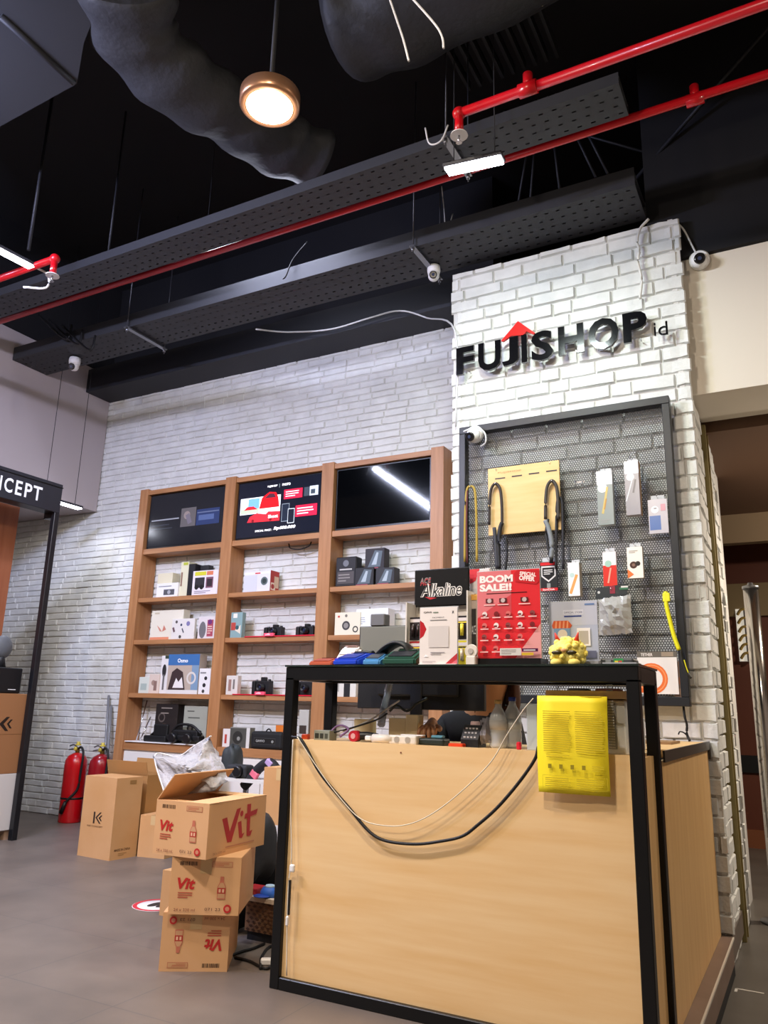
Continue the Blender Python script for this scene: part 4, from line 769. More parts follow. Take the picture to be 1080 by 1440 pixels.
# plush
c = wy(797, 918, 2.95); zc = ZG+.045
o = root('plush_toy', 'fluffy yellow plush toy with red horns on the counter top', 'plush toy', (c.x, 2.96, ZG))
YP = mat('#f5dc55', .9, noise=('#fbee8e', 30, (1, 1, 1), .3, .7), bump=(120, .8, .004), key='plush')
g = G(); g.sph((c.x, 2.965, zc), (.066, .05, .055), YP); g.build('plush_body', o)
g = G()
for i in range(70):
    t = random.random()*2*PI; u_ = random.uniform(-.8, 1); rr = math.sqrt(1-u_*u_)
    g.sph((c.x+.064*rr*math.cos(t), 2.965+.05*rr*math.sin(t), zc+.053*u_), .012, YP, n=8, k=6)
g.build('curly_fleece', o)
for s in (-1, 1):
    g = G(); g.cyl((c.x+s*.035, 2.96, zc+.045), (c.x+s*.045, 2.955, zc+.078), .011, mat('#d8402c', .6), r1=.002, n=10); g.build('horn', o)
    g = G(); g.sph((c.x+s*.028, 2.912, zc+.0), (.02, .008, .008), mat('#3a3218', .3)); g.build('eye', o)
    g = G(); g.sph((c.x+s*.034, 2.922, zc-.036), (.022, .018, .014), mat('#f4e07a', .9)); g.build('paw', o)
g = G(); g.sph((c.x, 2.908, zc+.008), (.011, .008, .008), mat('#d9a06a', .5)); g.build('nose', o)
g = G(); X0 = Xat(846, 3.02, ZG); X1 = Xat(893, 3.02, ZG); g.b2(X0, X1, 3.0, 3.1, ZG, ZG+.03, mat('#3c3f42', .5), bev=.008, seg=2); o = tag(g.build('pouch', loc=(0, 0, 0)), 'dark flat pouch with a green and yellow badge on the counter top', 'pouch'); MWD[o.name] = Matrix.Identity(4)
art(o, 'badge', (X0+.05, 3.0, ZG+.003), (1, 0, 0), (0, 0, 1), [('r', 0, 0, .035, .024, '#2f8a4a'), ('r', .004, .004, .012, .012, '#e3c93a'), ('r', .018, .004, .012, .012, '#c0473a'), ('r', -.03, 0, .02, .02, '#888d90')], world=True)
g = G(); g.b2(Xat(848, 2.9, ZG), Xat(896, 2.9, ZG), 2.89, 2.98, ZG, ZG+.006, mat('#a9adb2', .4)); tag(g.build('plastic_card', loc=(-.6, 2.9, ZG)), 'flat grey plastic sleeve lying at the right corner of the counter top', 'sleeve')
# ------------------------------------------------------------------ pegboard goods
YH = 4.665
def hook(r, x, z, L=.05):
    g = G(); g.tube([(x, YPB-.002, z), (x, YPB-L, z), (x, YPB-L-.006, z+.012)], .002, CHROME, n=6, sub=1); g.build('hook', r)
def hang(label, x0, x1, yt, yb, d, col, ops=None, side=None, dY=.03, name='accessory_pack', m=None, tab=True, cat='package', rough=.3, win=None):
    Y = YPB-dY-d; zt, zb_ = wy((x0+x1)/2, yt, Y).z, wy((x0+x1)/2, yb, Y).z; zm = (zt+zb_)/2; X0, X1 = Xat(x0, Y, zm), Xat(x1, Y, zm); w, h = X1-X0, zt-zb_
    r = root(name, label, cat, ((X0+X1)/2, Y+d, zb_), group='packs hanging on the pegboard')
    g = G(); g.b2(X0, X1, Y, Y+d, zb_, zt, m or mat(col, rough), bev=min(.002, d*.3)); g.build('pack_box', r)
    if tab:
        g = G(); g.b2(X0+w*.15, X1-w*.15, Y+d-.003, Y+d-.001, zt, zt+.028, glassy('#e8eaec', .5)); g.build('hang_tab', r)
    hook(r, (X0+X1)/2, zt+.014, dY+d+.012)
    if ops: art(r, 'pack_print', (X0, Y, zb_), (1, 0, 0), (0, 0, 1), ops(w, h), world=True, rough=.25)
    if side: art(r, 'side_print', (X1, Y, zb_), (0, 1, 0), (0, 0, 1), side(d, h), world=True)
    return r
def brushp(bg, mid, st, hi='#f0eef0'):
    return lambda w, h: [('r', 0, 0, w, h, bg), ('r', 0, h*.74, w, h*.26, hi), ('c', w*.35, h*.68, w*.3, '#f2f4f4'), ('r', w*.42, h*.2, w*.14, h*.5, mid, -.2), ('r', w*.46, h*.28, w*.08, h*.2, st, -.2), ('l', w*.15, h*.03, w*.6, h*.08, 2, '#9a9a98')]
hang('tall clear pack with a brush picture, top row of the pegboard', 840, 862, 662, 738, .05, '#b7bab6', brushp('#8f9794', '#c7b06a', '#b8863c'), lambda w, h: [('r', 0, 0, w, h, '#a5aaa6')])
hang('tallest clear pack with a tan side, top right of the pegboard', 879, 899, 648, 724, .06, '#bcb3b4', lambda w, h: [('r', 0, 0, w, h, '#918e94'), ('r', 0, h*.76, w, h*.24, '#ece8ea'), ('c', w*.4, h*.7, w*.28, '#dcdfe2'), ('r', w*.25, h*.25, w*.08, h*.4, '#c9ccd2', -.3), ('r', w*.6, h*.4, w*.12, h*.25, '#5c5a60', -.2)], lambda w, h: [('r', 0, 0, w*.45, h, '#b8a0a0'), ('r', w*.45, 0, w*.5, h, '#c39a52')])
hang('small clear bag with a blue card at the pegboard right edge', 912, 939, 702, 750, .02, '#c2bec4', lambda w, h: [('r', 0, 0, w, h, '#bdb8be'), ('r', w*.05, h*.1, w*.58, h*.42, '#4f6ea8'), ('c', w*.35, h*.7, w*.2, '#e8e6e8'), ('r', w*.3, h*.72, w*.15, h*.03, '#5c5a60'), ('r', w*.66, h*.65, w*.25, h*.2, '#c98f9c')])
hang('white box with an orange brush picture, lower middle of the pegboard', 799, 815, 791, 838, .06, '#d9d5cc', lambda w, h: [('r', 0, 0, w, h, '#f0ece8'), ('r', w*.35, h*.05, w*.25, h*.6, '#e0a05e', -.35), ('c', w*.35, h*.62, w*.22, '#bcd3cc')], lambda w, h: [('r', 0, 0, w, h, '#b5ab98')])
hang('small red and white box in the lower row of the pegboard', 848, 867, 776, 824, .03, '#c9b8b8', lambda w, h: [('r', 0, 0, w, h*.6, '#d6382e'), ('r', 0, h*.6, w, h*.4, '#e6e2e2'), ('c', w*.4, h*.65, w*.25, '#a5cbb8'), ('r', w*.4, h*.08, w*.12, h*.45, '#f1a58f', -.2)])
hang('white box with a brown lens cap picture, lower row right', 882, 904, 769, 813, .035, '#d9d2c4', lambda w, h: [('r', 0, 0, w, h, '#efe8dc'), ('c', w*.4, h*.42, w*.24, '#4a2f28'), ('c', w*.68, h*.46, w*.16, '#2c2624'), ('c', w*.4, h*.42, w*.1, '#8a6a5c'), ('p', [(0, 0), (w*.4, h*.12), (0, h*.3)], '#e0783f'), ('l', w*.15, h*.8, w*.6, h*.1, 2, '#a89e90')], lambda w, h: [('r', 0, 0, w, h, '#b8a88c')])
hang('black memory card pack with a red shield beside the sale poster', 759, 784, 790, 831, .012, '#1b1c1e', lambda w, h: [('r', w*.05, h*.88, w*.9, h*.1, '#cf2329'), ('p', [(w*.1, h*.85), (w*.1, h*.5), (w*.5, h*.3), (w*.9, h*.5), (w*.9, h*.85)], '#d8d4d2'), ('p', [(w*.16, h*.8), (w*.16, h*.53), (w*.5, h*.36), (w*.84, h*.53), (w*.84, h*.8)], '#1c1c1e'), ('l', w*.24, h*.55, w*.5, h*.2, 3, '#dedbd8'), ('r', w*.4, h*.1, w*.2, h*.16, '#8a8f8c'), ('r', 0, 0, w, h*.1, '#c8242a'), ('t', 'SanDisk', w*.15, h*.015, w*.7, h*.07, '#f4d6d2', .02)])
# tan board
Y = 4.66; X0, X1 = -1.755, -1.275; z0, z1 = 2.205, 2.66
o = root('wooden_board', 'blank tan wooden board hung across the pegboard', 'board', ((X0+X1)/2, Y, z0))
g = G(); g.b2(X0, X1, Y, Y+.012, z0, z1, mat('#d2ac6c', .5, noise=('#dcbb80', 5, (.6, 4, 5), .3, .7), key='tanboard'), bev=.002); g.build('board_panel', o)
art(o, 'board_slots', (X0, Y, z0), (1, 0, 0), (0, 0, 1), [('r', .05+.115*i, .375+.003*i, .07, .009, '#2b2622') for i in range(4)]+[('t', 'FUJISHOP', .07, .41, .16, .014, '#b08b54', .0)], world=True)
hook(o, X0+.06, z1-.02, .045); hook(o, X1-.06, z1-.02, .045)
# straps
def strap(label, pts, Y, wd, col, hx=None, col2=None, cat='strap'):
    P = [wy(x, y, Y) for x, y in pts]; r = root('camera_strap', label, cat, tuple(P[0]), group='camera straps on the pegboard')
    g = G(); g.tube(P, 1, mat(col, .7), n=8, flat=(.0025, wd)) if False else g.tube(P, wd, mat(col, .6), n=8); g.build('strap_band', r)
    return r
def loopstrap(label, xc, yt, yb, hw, Y, wd, col, lower=None):
    P = [(xc-hw, yb), (xc-hw*.95, (yt+yb)/2), (xc-hw*.7, yt+8), (xc, yt), (xc+hw*.7, yt+8), (xc+hw*.95, (yt+yb)/2), (xc+hw, yb)]
    r = strap(label, P, Y, wd, col)
    p = wy(xc, yt, Y); g = G(); g.tube([(p.x, YPB-.002, p.z-.012), (p.x, Y-.012, p.z-.012), (p.x, Y-.016, p.z+.004)], .0025, CHROME, n=6, sub=1); g.build('hook', r)
    if lower:
        for k, (pp, ww, cc) in enumerate(lower):
            g = G(); g.tube([wy(x, y, Y-.002) for x, y in pp], ww, mat(cc, .6), n=8); g.build('strap_tail', r)
    return r
loopstrap('tan brown camera strap hanging over the left of the wooden board', 697, 680, 738, 9, 4.635, .0095, '#2f2623', [([(706, 735), (703, 745), (701, 770), (702, 800)], .014, '#1c1c20'), ([(695, 742), (697, 765), (699, 800)], .012, '#38393f'), ([(711, 755), (713, 775), (711, 802)], .008, '#17171a')])
loopstrap('grey and black camera strap hanging over the right of the wooden board', 776, 676, 730, 9, 4.635, .0105, '#3b3530', [([(767, 732), (772, 745), (776, 765), (775, 785)], .015, '#7b8084'), ([(771, 730), (768, 750), (773, 782)], .008, '#202024'), ([(776, 780), (775, 792)], .012, '#101012')])
loopstrap('long thin black strap hanging right of the wooden board', 787, 700, 800, 5, 4.65, .009, '#1f1f24')
r = loopstrap('yellow and maroon lanyard hanging at the left edge of the pegboard', 662, 684, 790, 8.5, 4.655, .0085, '#a58a35', [([(657, 690), (656, 740), (657, 792)], .006, '#5d2b30')])
o = root('bare_hook', 'pair of empty wire hooks in the upper middle of the pegboard', 'hook', tuple(wy(815, 682, 4.68)))
for dx in (-5, 5):
    for dy in (0,):
        p = wy(815+dx, 682, YPB); g = G(); g.tube([(p.x, YPB-.001, p.z+.02), (p.x, YPB-.02, p.z+.02), (p.x, YPB-.022, p.z-.015), (p.x+.01, YPB-.06, p.z-.02), (p.x+.01, YPB-.065, p.z+.005)], .003, CHROME, n=6, sub=1); g.build('wire_hook', o)
g = G(); p = wy(815, 678, YPB-.003); g.box(p, (.06, .003, .012), CHROME); g.build('hook_plate', o)
# crumpled plastic bag pack
o = root('accessory_bag', 'crumpled clear plastic bag under a dark header card on the pegboard', 'bag', tuple(wy(863, 892, 4.64)))
A = [wy(x, y, 4.63) for x, y in ((842, 843), (886, 836), (890, 890), (844, 893))]
def crumple(corners, nx, ny, amp, m, thick=None, seed=1):
    r_ = np.random.RandomState(seed); g = G(); a, b, c_, d_ = corners; vv = []
    for j in range(ny+1):
        row = []
        for i in range(nx+1):
            u, v = i/nx, j/ny; p = (a*(1-u)+b*u)*(1-v)+(d_*(1-u)+c_*u)*v
            e = min(u, v, 1-u, 1-v)*4; e = min(e, 1)
            p = p+V(0, -1, 0)*(amp*e*(.5+r_.rand()))+V(r_.randn(), 0, r_.randn())*amp*.12
            row.append(g.bm.verts.new(p))
        vv.append(row)
    for j in range(ny):
        for i in range(nx): g.face([vv[j][i], vv[j][i+1], vv[j+1][i+1], vv[j+1][i]], m)
    return g
crumple(A, 9, 9, .03, mat('#b0afaa', .12, coat=1, alpha=.85)).build('plastic_film', o)
g = G(); q = [wy(x, y, 4.655) for x, y in ((842, 892), (889, 889), (887, 838), (842, 845))]; g.poly(q, mat('#a09c92', .5)); g.build('backing', o)
q = [wy(x, y, 4.64) for x, y in ((838, 843), (882, 836), (884, 820), (838, 828))]; g = G(); g.prism([(p.x, p.z) for p in q], (0, 4.64, 0), (1, 0, 0), (0, 0, 1), .004, mat('#22292a', .4)); hc = g.build('header_card', o)
hook(o, wy(860, 830, 4.64).x, wy(860, 830, 4.64).z, .07)
art(o, 'header_print', tuple(q[0]-V(0, .005, 0)), (1, 0, 0), (0, 0, 1), [('c', .02, .04, .008, '#c8c8c4'), ('r', .085, .03, .03, .045, '#8a1a2e'), ('r', .14, .05, .05, .014, '#2f6a48'), ('r', .15, .062, .04, .01, '#d8d4cc')], world=True)
# orange ring cable packs and bottom packs
hang('clear pack with a coiled orange cable at the pegboard lower right', 897, 953, 916, 976, .012, '#d8d0c6', lambda w, h: [('r', 0, 0, w, h, '#e9e4de'), ('r', 0, h*.86, w, h*.14, '#6b655c'), ('t', 'TETHER', w*.1, h*.89, w*.3, h*.07, '#e8e0d8', .02), ('r', w*.62, h*.88, w*.3, h*.1, '#a0907c'), ('o', w*.35, h*.36, w*.40, w*.13, '#e8743a'), ('o', w*.35, h*.36, w*.36, w*.03, '#f09a68'), ('r', w*.05, h*.03, w*.3, h*.1, '#d86430')], dY=.02, tab=False)
hang('second orange accessory pack tucked behind at the pegboard corner', 948, 968, 930, 985, .008, '#c9b0a0', lambda w, h: [('r', 0, 0, w, h, '#bfa294'), ('c', w*.5, h*.5, w*.3, '#dc9a7c'), ('r', w*.2, h*.15, w*.6, h*.15, '#e8c9b4')], dY=.005, tab=False)
g = G(); g.tube([wy(x, y, 4.62) for x, y in ((936, 832), (937, 850), (942, 872), (948, 895), (955, 914))], .012, mat('#e6e01a', .5), n=8); o = root('yellow_strap', 'bright yellow wrist strap hanging at the right edge of the pegboard', 'strap', tuple(wy(936, 832, 4.62))); g.build('strap_band', o)
g = G(); g.box(wy(937, 840, 4.615), (.04, .012, .05), mat('#e9e52c', .5), bev=.005, seg=2); g.build('knot', o)
g = G(); g.tube([wy(x, y, 4.62) for x, y in ((957, 914), (960, 930), (966, 945), (972, 954))], .007, mat('#1c1c14', .5), n=8); g.build('clip_cord', o)
g = G(); g.tube([wy(x, y, 4.61) for x, y in ((962, 928), (965, 938), (968, 946))], .003, mat('#e6e01a', .5), n=6); g.build('yellow_thread', o)
hook(o, wy(936, 832, 4.62).x, wy(936, 832, 4.62).z, .09)
# cable below pegboard
wire('short black cable hanging from the pegboard onto the desk wing', [wy(961, 992, 4.71), wy(963, 1008, 4.70), wy(966, 1020, 4.70), wy(966, 1032, 4.70), wy(970, 1042, 4.69)], .007, BW)
wire('curled black cable end beside the desk wing', [wy(966, 1034, 4.69), wy(961, 1030, 4.68), wy(956, 1029, 4.68), wy(954, 1033, 4.68)], .004, BW)
# ------------------------------------------------------------------ clutter on the worktop
ZW = .958
# monitor
Y = 3.42; X0, X1 = Xat(502, Y, 1.1), Xat(681, Y, 1.1)
o = root('computer_monitor', 'wide black computer monitor seen from behind through the counter frame', 'monitor', ((X0+X1)/2, Y, ZW))
zmt = Zat(880, Xat(540, Y, 1.3), Y); zmb = Zat(998, (X0+X1)/2, Y)
g = G(); g.b2(X0, X1, Y, Y+.03, zmb, zmt, mat('#131417', .5), bev=.004); g.build('rear_shell', o)
g = G(); g.b2(X0+.12, X1-.12, Y-.02, Y, zmb+.06, zmt-.1, mat('#18191c', .5), bev=.01, seg=2); g.build('electronics_hump', o)
g = G(); g.b2((X0+X1)/2-.03, (X0+X1)/2+.03, Y-.028, Y-.01, ZW-.0, zmb+.16, mat('#1b1c1f', .45), bev=.004); g.build('stand_neck', o)
g = G(); g.b2((X0+X1)/2-.1, (X0+X1)/2+.1, Y-.12, Y-.0, ZW, ZW+.012, mat('#1b1c1f', .45), bev=.004); g.build('stand_foot', o)
a = Xat(521, Y, 1.4); b = Xat(541, Y, 1.4); g = G(); g.b2(a, b, Y-.01, Y+.05, zmt, zmt+.06, mat('#6a6b6e', .5), bev=.004); g.build('webcam', o)
# added grey box on the glass: the monitor's lit upper back as colour
pxbox('monitor_top_standin', 'added grey box standing in for the lit monitor top behind the card terminals', 'box', 505, 570, 881, 3.16, ZG, .05, col='#77786f', rough=.6)
# cables through monitor
wire('shiny clear cable sleeve hanging in front of the monitor', [wy(548, 960, 3.3), wy(545, 975, 3.3), wy(540, 995, 3.25), wy(536, 1020, 3.2)], .018, mat('#8c9096', .15, coat=1, alpha=.7), cat='cable sleeve', name='cable_sleeve')
wire('white cable curving up in front of the monitor', [wy(478, 1030, 3.0), wy(500, 1022, 3.05), wy(525, 1010, 3.1), wy(545, 996, 3.15), wy(562, 985, 3.15)], .004, mat('#cfcfd2', .4))
wire('black cable lying along the front of the worktop', [wy(470, 1030, 3.0), wy(500, 1022, 3.02), wy(530, 1012, 3.04), wy(545, 1003, 3.06)], .004, BW)
wire('tangle of dark cables behind the white adapters', [wy(548, 1000, 3.2), wy(558, 992, 3.2), wy(572, 1000, 3.2), wy(585, 990, 3.2), wy(600, 982, 3.25)], .006, mat('#3a3f3c', .5))
def wbox(name, label, cat, x0, x1, yt, Y, d, col, **k): return pxbox(name, label, cat, x0, x1, yt, Y, ZW, d, col=col, **k)
wbox('small_box', 'cream cardboard box at the left behind the red scanner', 'box', 497, 520, 1011, 3.2, .06, '#f6e8be')
wbox('small_box', 'cream stepped box behind the white adapters', 'box', 546, 570, 1010, 3.15, .06, '#f6e8be')
wbox('small_box', 'taller cream box beside the hand on the worktop', 'box', 570, 587, 1005, 3.14, .06, '#f6e8be')
o = root('power_adapter', 'white round cornered power adapter at the centre of the worktop', 'adapter', tuple(wy(545, 1040, 2.98)))
p = wy(538, 1036, 2.98); g = G(); g.cyl((p.x-.045, 2.98, ZW+.018), (p.x+.05, 2.98, ZW+.018), .018, mat('#ded9d0', .4)); g.build('adapter_body', o)
g = G(); g.box((p.x-.065, 2.98, ZW+.018), (.03, .025, .02), WHITE, bev=.004); g.build('plug', o)
o = root('power_strip', 'white power strip lying right of the white adapter', 'power strip', tuple(wy(575, 1043, 3.0)))
p0_, p1_ = Xat(552, 3.0, ZW), Xat(590, 3.0, ZW); g = G(); g.b2(p0_, p1_, 2.965, 3.02, ZW, ZW+.035, mat('#dcd8cf', .4), bev=.006, seg=2); g.build('strip_body', o)
for i in range(2):
    xx = p0_+(p1_-p0_)*(.3+.4*i); g = G(); g.lathe([(.013, 0), (.013, .001), (.010, -.002)], mat('#bdb8ae', .4), (xx, 2.965, ZW+.018), (0, -1, 0), n=16); g.build('socket', o)
g = G(); g.box((p1_-.03, 3.0, ZW+.0372), (.10, .03, .004), WHITE); g.build('ruler_lid', o)
o = root('red_scanner', 'red and black round handled scanner on the worktop', 'scanner', tuple(wy(500, 1040, 2.97)))
p = wy(499, 1034, 2.97); g = G(); g.cyl((p.x, 2.955, ZW+.024), (p.x, 2.995, ZW+.024), .023, mat('#b01f2e', .35)); g.build('scanner_head', o)
g = G(); g.tube([(p.x, 2.98, ZW+.024), (p.x+.04, 3.0, ZW+.026), (p.x+.085, 3.02, ZW+.02)], .017, mat('#16171c', .4)); g.build('scanner_handle', o)
g = G(); g.lathe([(.012, 0), (.011, .002)], mat('#d8a0a0', .4), (p.x, 2.955, ZW+.024), (0, -1, 0), n=16); g.build('scanner_button', o)
wbox('network_switch', 'small grey green network box with ports at the left of the worktop', 'network box', 441, 463, 1027, 2.96, .06, '#8d948a', f=lambda w, h: [('r', w*.08, h*.2, w*.25, h*.5, '#2f332e'), ('r', w*.4, h*.2, w*.22, h*.5, '#2f332e'), ('r', w*.7, h*.2, w*.2, h*.5, '#444a42')])
wire('purple cable curled on the worktop near the network box', [wy(462, 1036, 2.97), wy(470, 1024, 3.0), wy(480, 1020, 3.0), wy(490, 1026, 3.0), wy(478, 1036, 2.96)], .005, mat('#7d5f8a', .5))
g = G(); g.box((Xat(428, 2.95, ZW), 2.96, ZW+.012), (.03, .03, .024), mat('#d8502a', .4), bev=.004); tag(g.build('orange_clip', loc=(Xat(428, 2.95, ZW), 2.96, ZW)), 'small orange clip at the left end of the worktop', 'clip')
g = G(); g.b2(Xat(718-85, 2.97, ZW), Xat(718-65, 2.97, ZW), 2.95, 2.99, ZW, ZW+.014, mat('#e0441c', .4), bev=.003); tag(g.build('orange_cutter', loc=(Xat(640, 2.97, ZW), 2.97, ZW)), 'small orange cutter at the front of the worktop', 'cutter')
g = G(); g.b2(Xat(592, 3.02, ZW), Xat(628, 3.02, ZW), 2.99, 3.06, ZW, ZW+.028, mat('#1d2a26', .5), bev=.008, seg=2); tag(g.build('dark_pouch', loc=(Xat(605, 3.02, ZW), 3.02, ZW)), 'dark green flat pouch in front of the hand', 'pouch')
g = G(); g.b2(Xat(606, 3.0, ZW+.02), Xat(622, 3.0, ZW+.02), 3.0, 3.03, ZW+.0285, ZW+.04, mat('#5c93a8', .4), bev=.003); tag(g.build('blue_eraser', loc=(Xat(612, 3.0, ZW+.02), 3.01, ZW+.0285)), 'small pale blue block lying on the dark green pouch', 'block')
X0 = Xat(650, 3.0, ZW); X1 = Xat(674, 3.0, ZW)
o = root('receipt_printer', 'black calculator style receipt machine on the worktop', 'receipt machine', ((X0+X1)/2, 3.0, ZW))
g = G(); g.prism([(0, 0), (.09, 0), (.09, .085), (.04, .085), (0, .03)], (X0, 2.985, ZW), (0, 1, 0), (0, 0, 1), X1-X0, mat('#17181b', .45)); g.build('machine_body', o)
g = G()
for i in range(4):
    for j in range(3): g.box((X0+(X1-X0)*(.2+.2*i), 2.985+.008+.012*j-.001, ZW+.045+.0165*j-.006), (.009, .008, .006), mat('#b9babd', .4))
k_ = g.build('keys', o); g = G(); g.cyl((X0+.02, 3.05, ZW+.088), (X1-.02, 3.05, ZW+.088), .012, mat('#e8c8c8', .5)); g.build('paper_roll', o)
def bottle(label, xp, yt, Y, r, capc, liq):
    X = Xat(xp, Y, 1.0); h = Zat(yt, X, Y)-ZW; o = root('water_bottle', label, 'bottle', (X, Y, ZW), group='water bottles on the worktop')
    g = G(); g.lathe([(r*.9, 0), (r, .01), (r, h*.3), (r*.93, h*.33), (r, h*.36), (r, h*.6), (r*.8, h*.72), (r*.4, h*.86), (r*.36, h*.93)], mat('#dfe6ea', .12, alpha=.6, coat=1, key='petclear'), (X, Y, ZW)); g.build('bottle_body', o)
    g = G(); g.lathe([(r*.42, h*.93), (r*.42, h), (r*.38, h+.002)], mat(capc, .4), (X, Y, ZW)); g.build('bottle_cap', o)
    g = G(); g.lathe([(r*1.01, h*.38), (r*1.01, h*.58)], mat(liq, .5), (X, Y, ZW)); g.build('bottle_label', o)
bottle('clear bottle with a gold cap nearer the monitor', 701, 985, 3.05, .036, '#b99a5c', '#bdbcb8')
bottle('clear water bottle with a blue cap beside the folder', 721, 981, 3.1, .036, '#1f3c9a', '#c5ced2')
crumple([wy(676, 1012, 3.05), wy(690, 1008, 3.05), wy(692, 1046, 3.02), wy(674, 1046, 3.02)], 6, 6, .025, mat('#8f8c92', .3, alpha=.8)).build('x')
bpy.data.objects['x'].name = 'plastic_wrap'; tag(bpy.data.objects['plastic_wrap'], 'crumpled grey plastic wrap beside the gold capped bottle', 'wrap')
g = G(); g.b2(Xat(727, 2.97, ZW), Xat(733, 2.97, ZW), 2.96, 2.98, ZW, ZW+.03, mat('#d31f35', .4), bev=.004); tag(g.build('bottle_lid', loc=(Xat(730, 2.97, ZW), 2.97, ZW)), 'small red cap at the foot of the water bottles', 'cap')
# folders behind the yellow paper
wbox('file_box', 'grey blue file box at the left of the yellow notice', 'file box', 741, 757, 990, 2.96, .2, '#b4bec0', bev=.004)
wbox('file_box', 'grey file box with a perforated side right of the yellow notice', 'file box', 758, 883, 984, 2.97, .2, '#cfd1cc', bev=.004, f=lambda w, h: [('r', w*.70, 0, .012, h, '#7d9aa6'), ('r', w*.8, h*.1, .03, h*.85, '#8a8b88')] + [('r', w*.8+.002+.007*i, h*.12+.0095*j, .004, .005, '#c9c9c5') for i in range(4) for j in range(24)])
X0, X1 = Xat(768, 2.95, 1.15), Xat(880, 2.95, 1.15); zt_ = Zat(984, (X0+X1)/2, 2.97)
o = root('cardboard_tray', 'shallow brown cardboard tray lying on the file boxes', 'tray', ((X0+X1)/2, 2.97, zt_))
for a, b, c_, d_ in ((X0, X1, 2.945, 2.95), (X0, X1, 3.15, 3.155), (X0, X0+.005, 2.95, 3.15), (X1-.005, X1, 2.95, 3.15)):
    g = G(); g.b2(a, b, c_, d_, zt_, zt_+.032, mat('#e6bd88', .7)); g.build('tray_wall', o)
g = G(); g.b2(X0, X1, 2.945, 3.155, zt_-.0, zt_+.004, CARD); g.build('tray_floor', o)
for i, (x0, x1, c_, lb) in enumerate(((838, 872, '#d98a78', 'salmon paper bundle in the cardboard tray'), (800, 826, '#9c9a94', 'grey crumpled item in the cardboard tray'))):
    g = G(); g.b2(Xat(x0, 3.0, 1.17), Xat(x1, 3.0, 1.17), 2.97, 3.08, zt_+.0045, zt_+.042, mat(c_, .6), bev=.01, seg=2); tag(g.build('paper_bundle', loc=(Xat(x0, 3, 1.17), 3, zt_)), lb, 'paper bundle')
pxbox('product_box', 'blue and white carton between the right counter posts', 'box', 880, 902, 1010, 3.3, .963, .1, col='#c9cfd2', f=lambda w, h: [('r', w*.1, h*.75, w*.8, h*.2, '#27408a'), ('r', w*.2, h*.3, w*.5, h*.25, '#3f7f9a')])
g = G(); a = V(-.75, 4.3, .963); g.b2(-.8, -.62, 4.1, 4.4, .9635, .975, mat('#8a6a44', .6)); tag(g.build('notebook', loc=tuple(a)), 'thin brown notebook lying on the desk wing', 'notebook')
# yellow notice
pts = []; g = G(); xa, xb = Xat(755, 2.85, 1.15), Xat(853, 2.85, 1.15); xc, xd = Xat(757, 2.85, .83), Xat(858, 2.85, .83)
zt_ = wy(805, 979, 2.85).z; zb_ = wy(805, 1117, 2.85).z; N = 14; vv = []
def ypos(t): return 2.862-.018*math.sin(t*PI)*.6-.006
for j in range(N+1):
    t = j/N; z = zt_+(zb_-zt_)*t; vv.append([g.bm.verts.new((xa+(xc-xa)*t+(xb-xa+((xd-xc)-(xb-xa))*t)*i/4, ypos(t)-.004*math.sin(i*1.4), z)) for i in range(5)])
for a, b in zip(vv, vv[1:]):
    for i in range(4): g.face([a[i], a[i+1], b[i+1], b[i]], mat('#fbe628', .55), True)
o = root('yellow_notice', 'bright yellow printed notice hanging over the counter front', 'notice', ((xa+xb)/2, 2.86, zb_)); sh = g.build('paper_sheet', o)
md = sh.modifiers.new('thick', 'SOLIDIFY'); md.thickness = .0008
g = G(); g.b2(xa+.02, xb-.02, 2.856, 2.95, zt_-.002, zt_+.001, mat('#e6cf2a', .55)); g.build('folded_top', o)
W_, H_ = xb-xa, zt_-zb_; C_ = '#cbb722'
art(o, 'notice_print', (xa+.004, 2.838, zb_), (1, 0, 0), (0, 0, 1), [('l', W_*.08, H_*.42, W_*.4, H_*.43, 19, C_), ('l', W_*.54, H_*.42, W_*.4, H_*.43, 19, C_), ('l', W_*.12, H_*.36, W_*.35, H_*.04, 2, C_)] +
    [('r', W_*x, H_*.25, W_*.05, H_*.045, '#97881a') for x in (.14, .3, .46, .62)]+[('l', W_*.76, H_*.24, W_*.16, H_*.06, 3, C_), ('r', W_*.06, H_*.055, W_*.9, H_*.003, C_), ('r', W_*.06, H_*.18, W_*.9, H_*.003, C_), ('r', W_*.06, H_*.055, .001, H_*.125, C_), ('r', W_*.96, H_*.055, .001, H_*.125, C_), ('l', W_*.1, H_*.065, W_*.36, H_*.1, 5, C_), ('l', W_*.54, H_*.065, W_*.38, H_*.1, 5, C_)], world=True)
# ------------------------------------------------------------------ person behind the monitor
SK = mat('#c08a64', .5); SH = mat('#1c1d22', .8, bump=(60, .3, .002), key='shirt'); HAIR = mat('#4a2c1c', .5)
def skin_mesh(name, parent, verts, edges, radii, m, rootv=0, sub=2):
    c = MWD[parent.name].translation
    me = bpy.data.meshes.new(name); me.from_pydata([tuple(Vector(v)-c) for v in verts], edges, []); me.materials.append(m)
    o = bpy.data.objects.new(name, me); COL.objects.link(o); o.parent = parent
    md = o.modifiers.new('skin', 'SKIN'); md.use_smooth_shade = True
    if not me.skin_vertices: me.attributes  # created with the modifier below
    lay = me.skin_vertices[0] if me.skin_vertices else None
    if lay is None:
        bm = bmesh.new(); bm.from_mesh(me); bm.verts.layers.skin.verify(); bm.to_mesh(me); bm.free(); lay = me.skin_vertices[0]
    for i, r_ in enumerate(radii):
        lay.data[i].radius = r_ if isinstance(r_, tuple) else (r_, r_); lay.data[i].use_root = (i == rootv)
    s = o.modifiers.new('sub', 'SUBSURF'); s.levels = sub; s.render_levels = sub
    return o
hx = -1.355; hy = 3.66; tx = -1.50
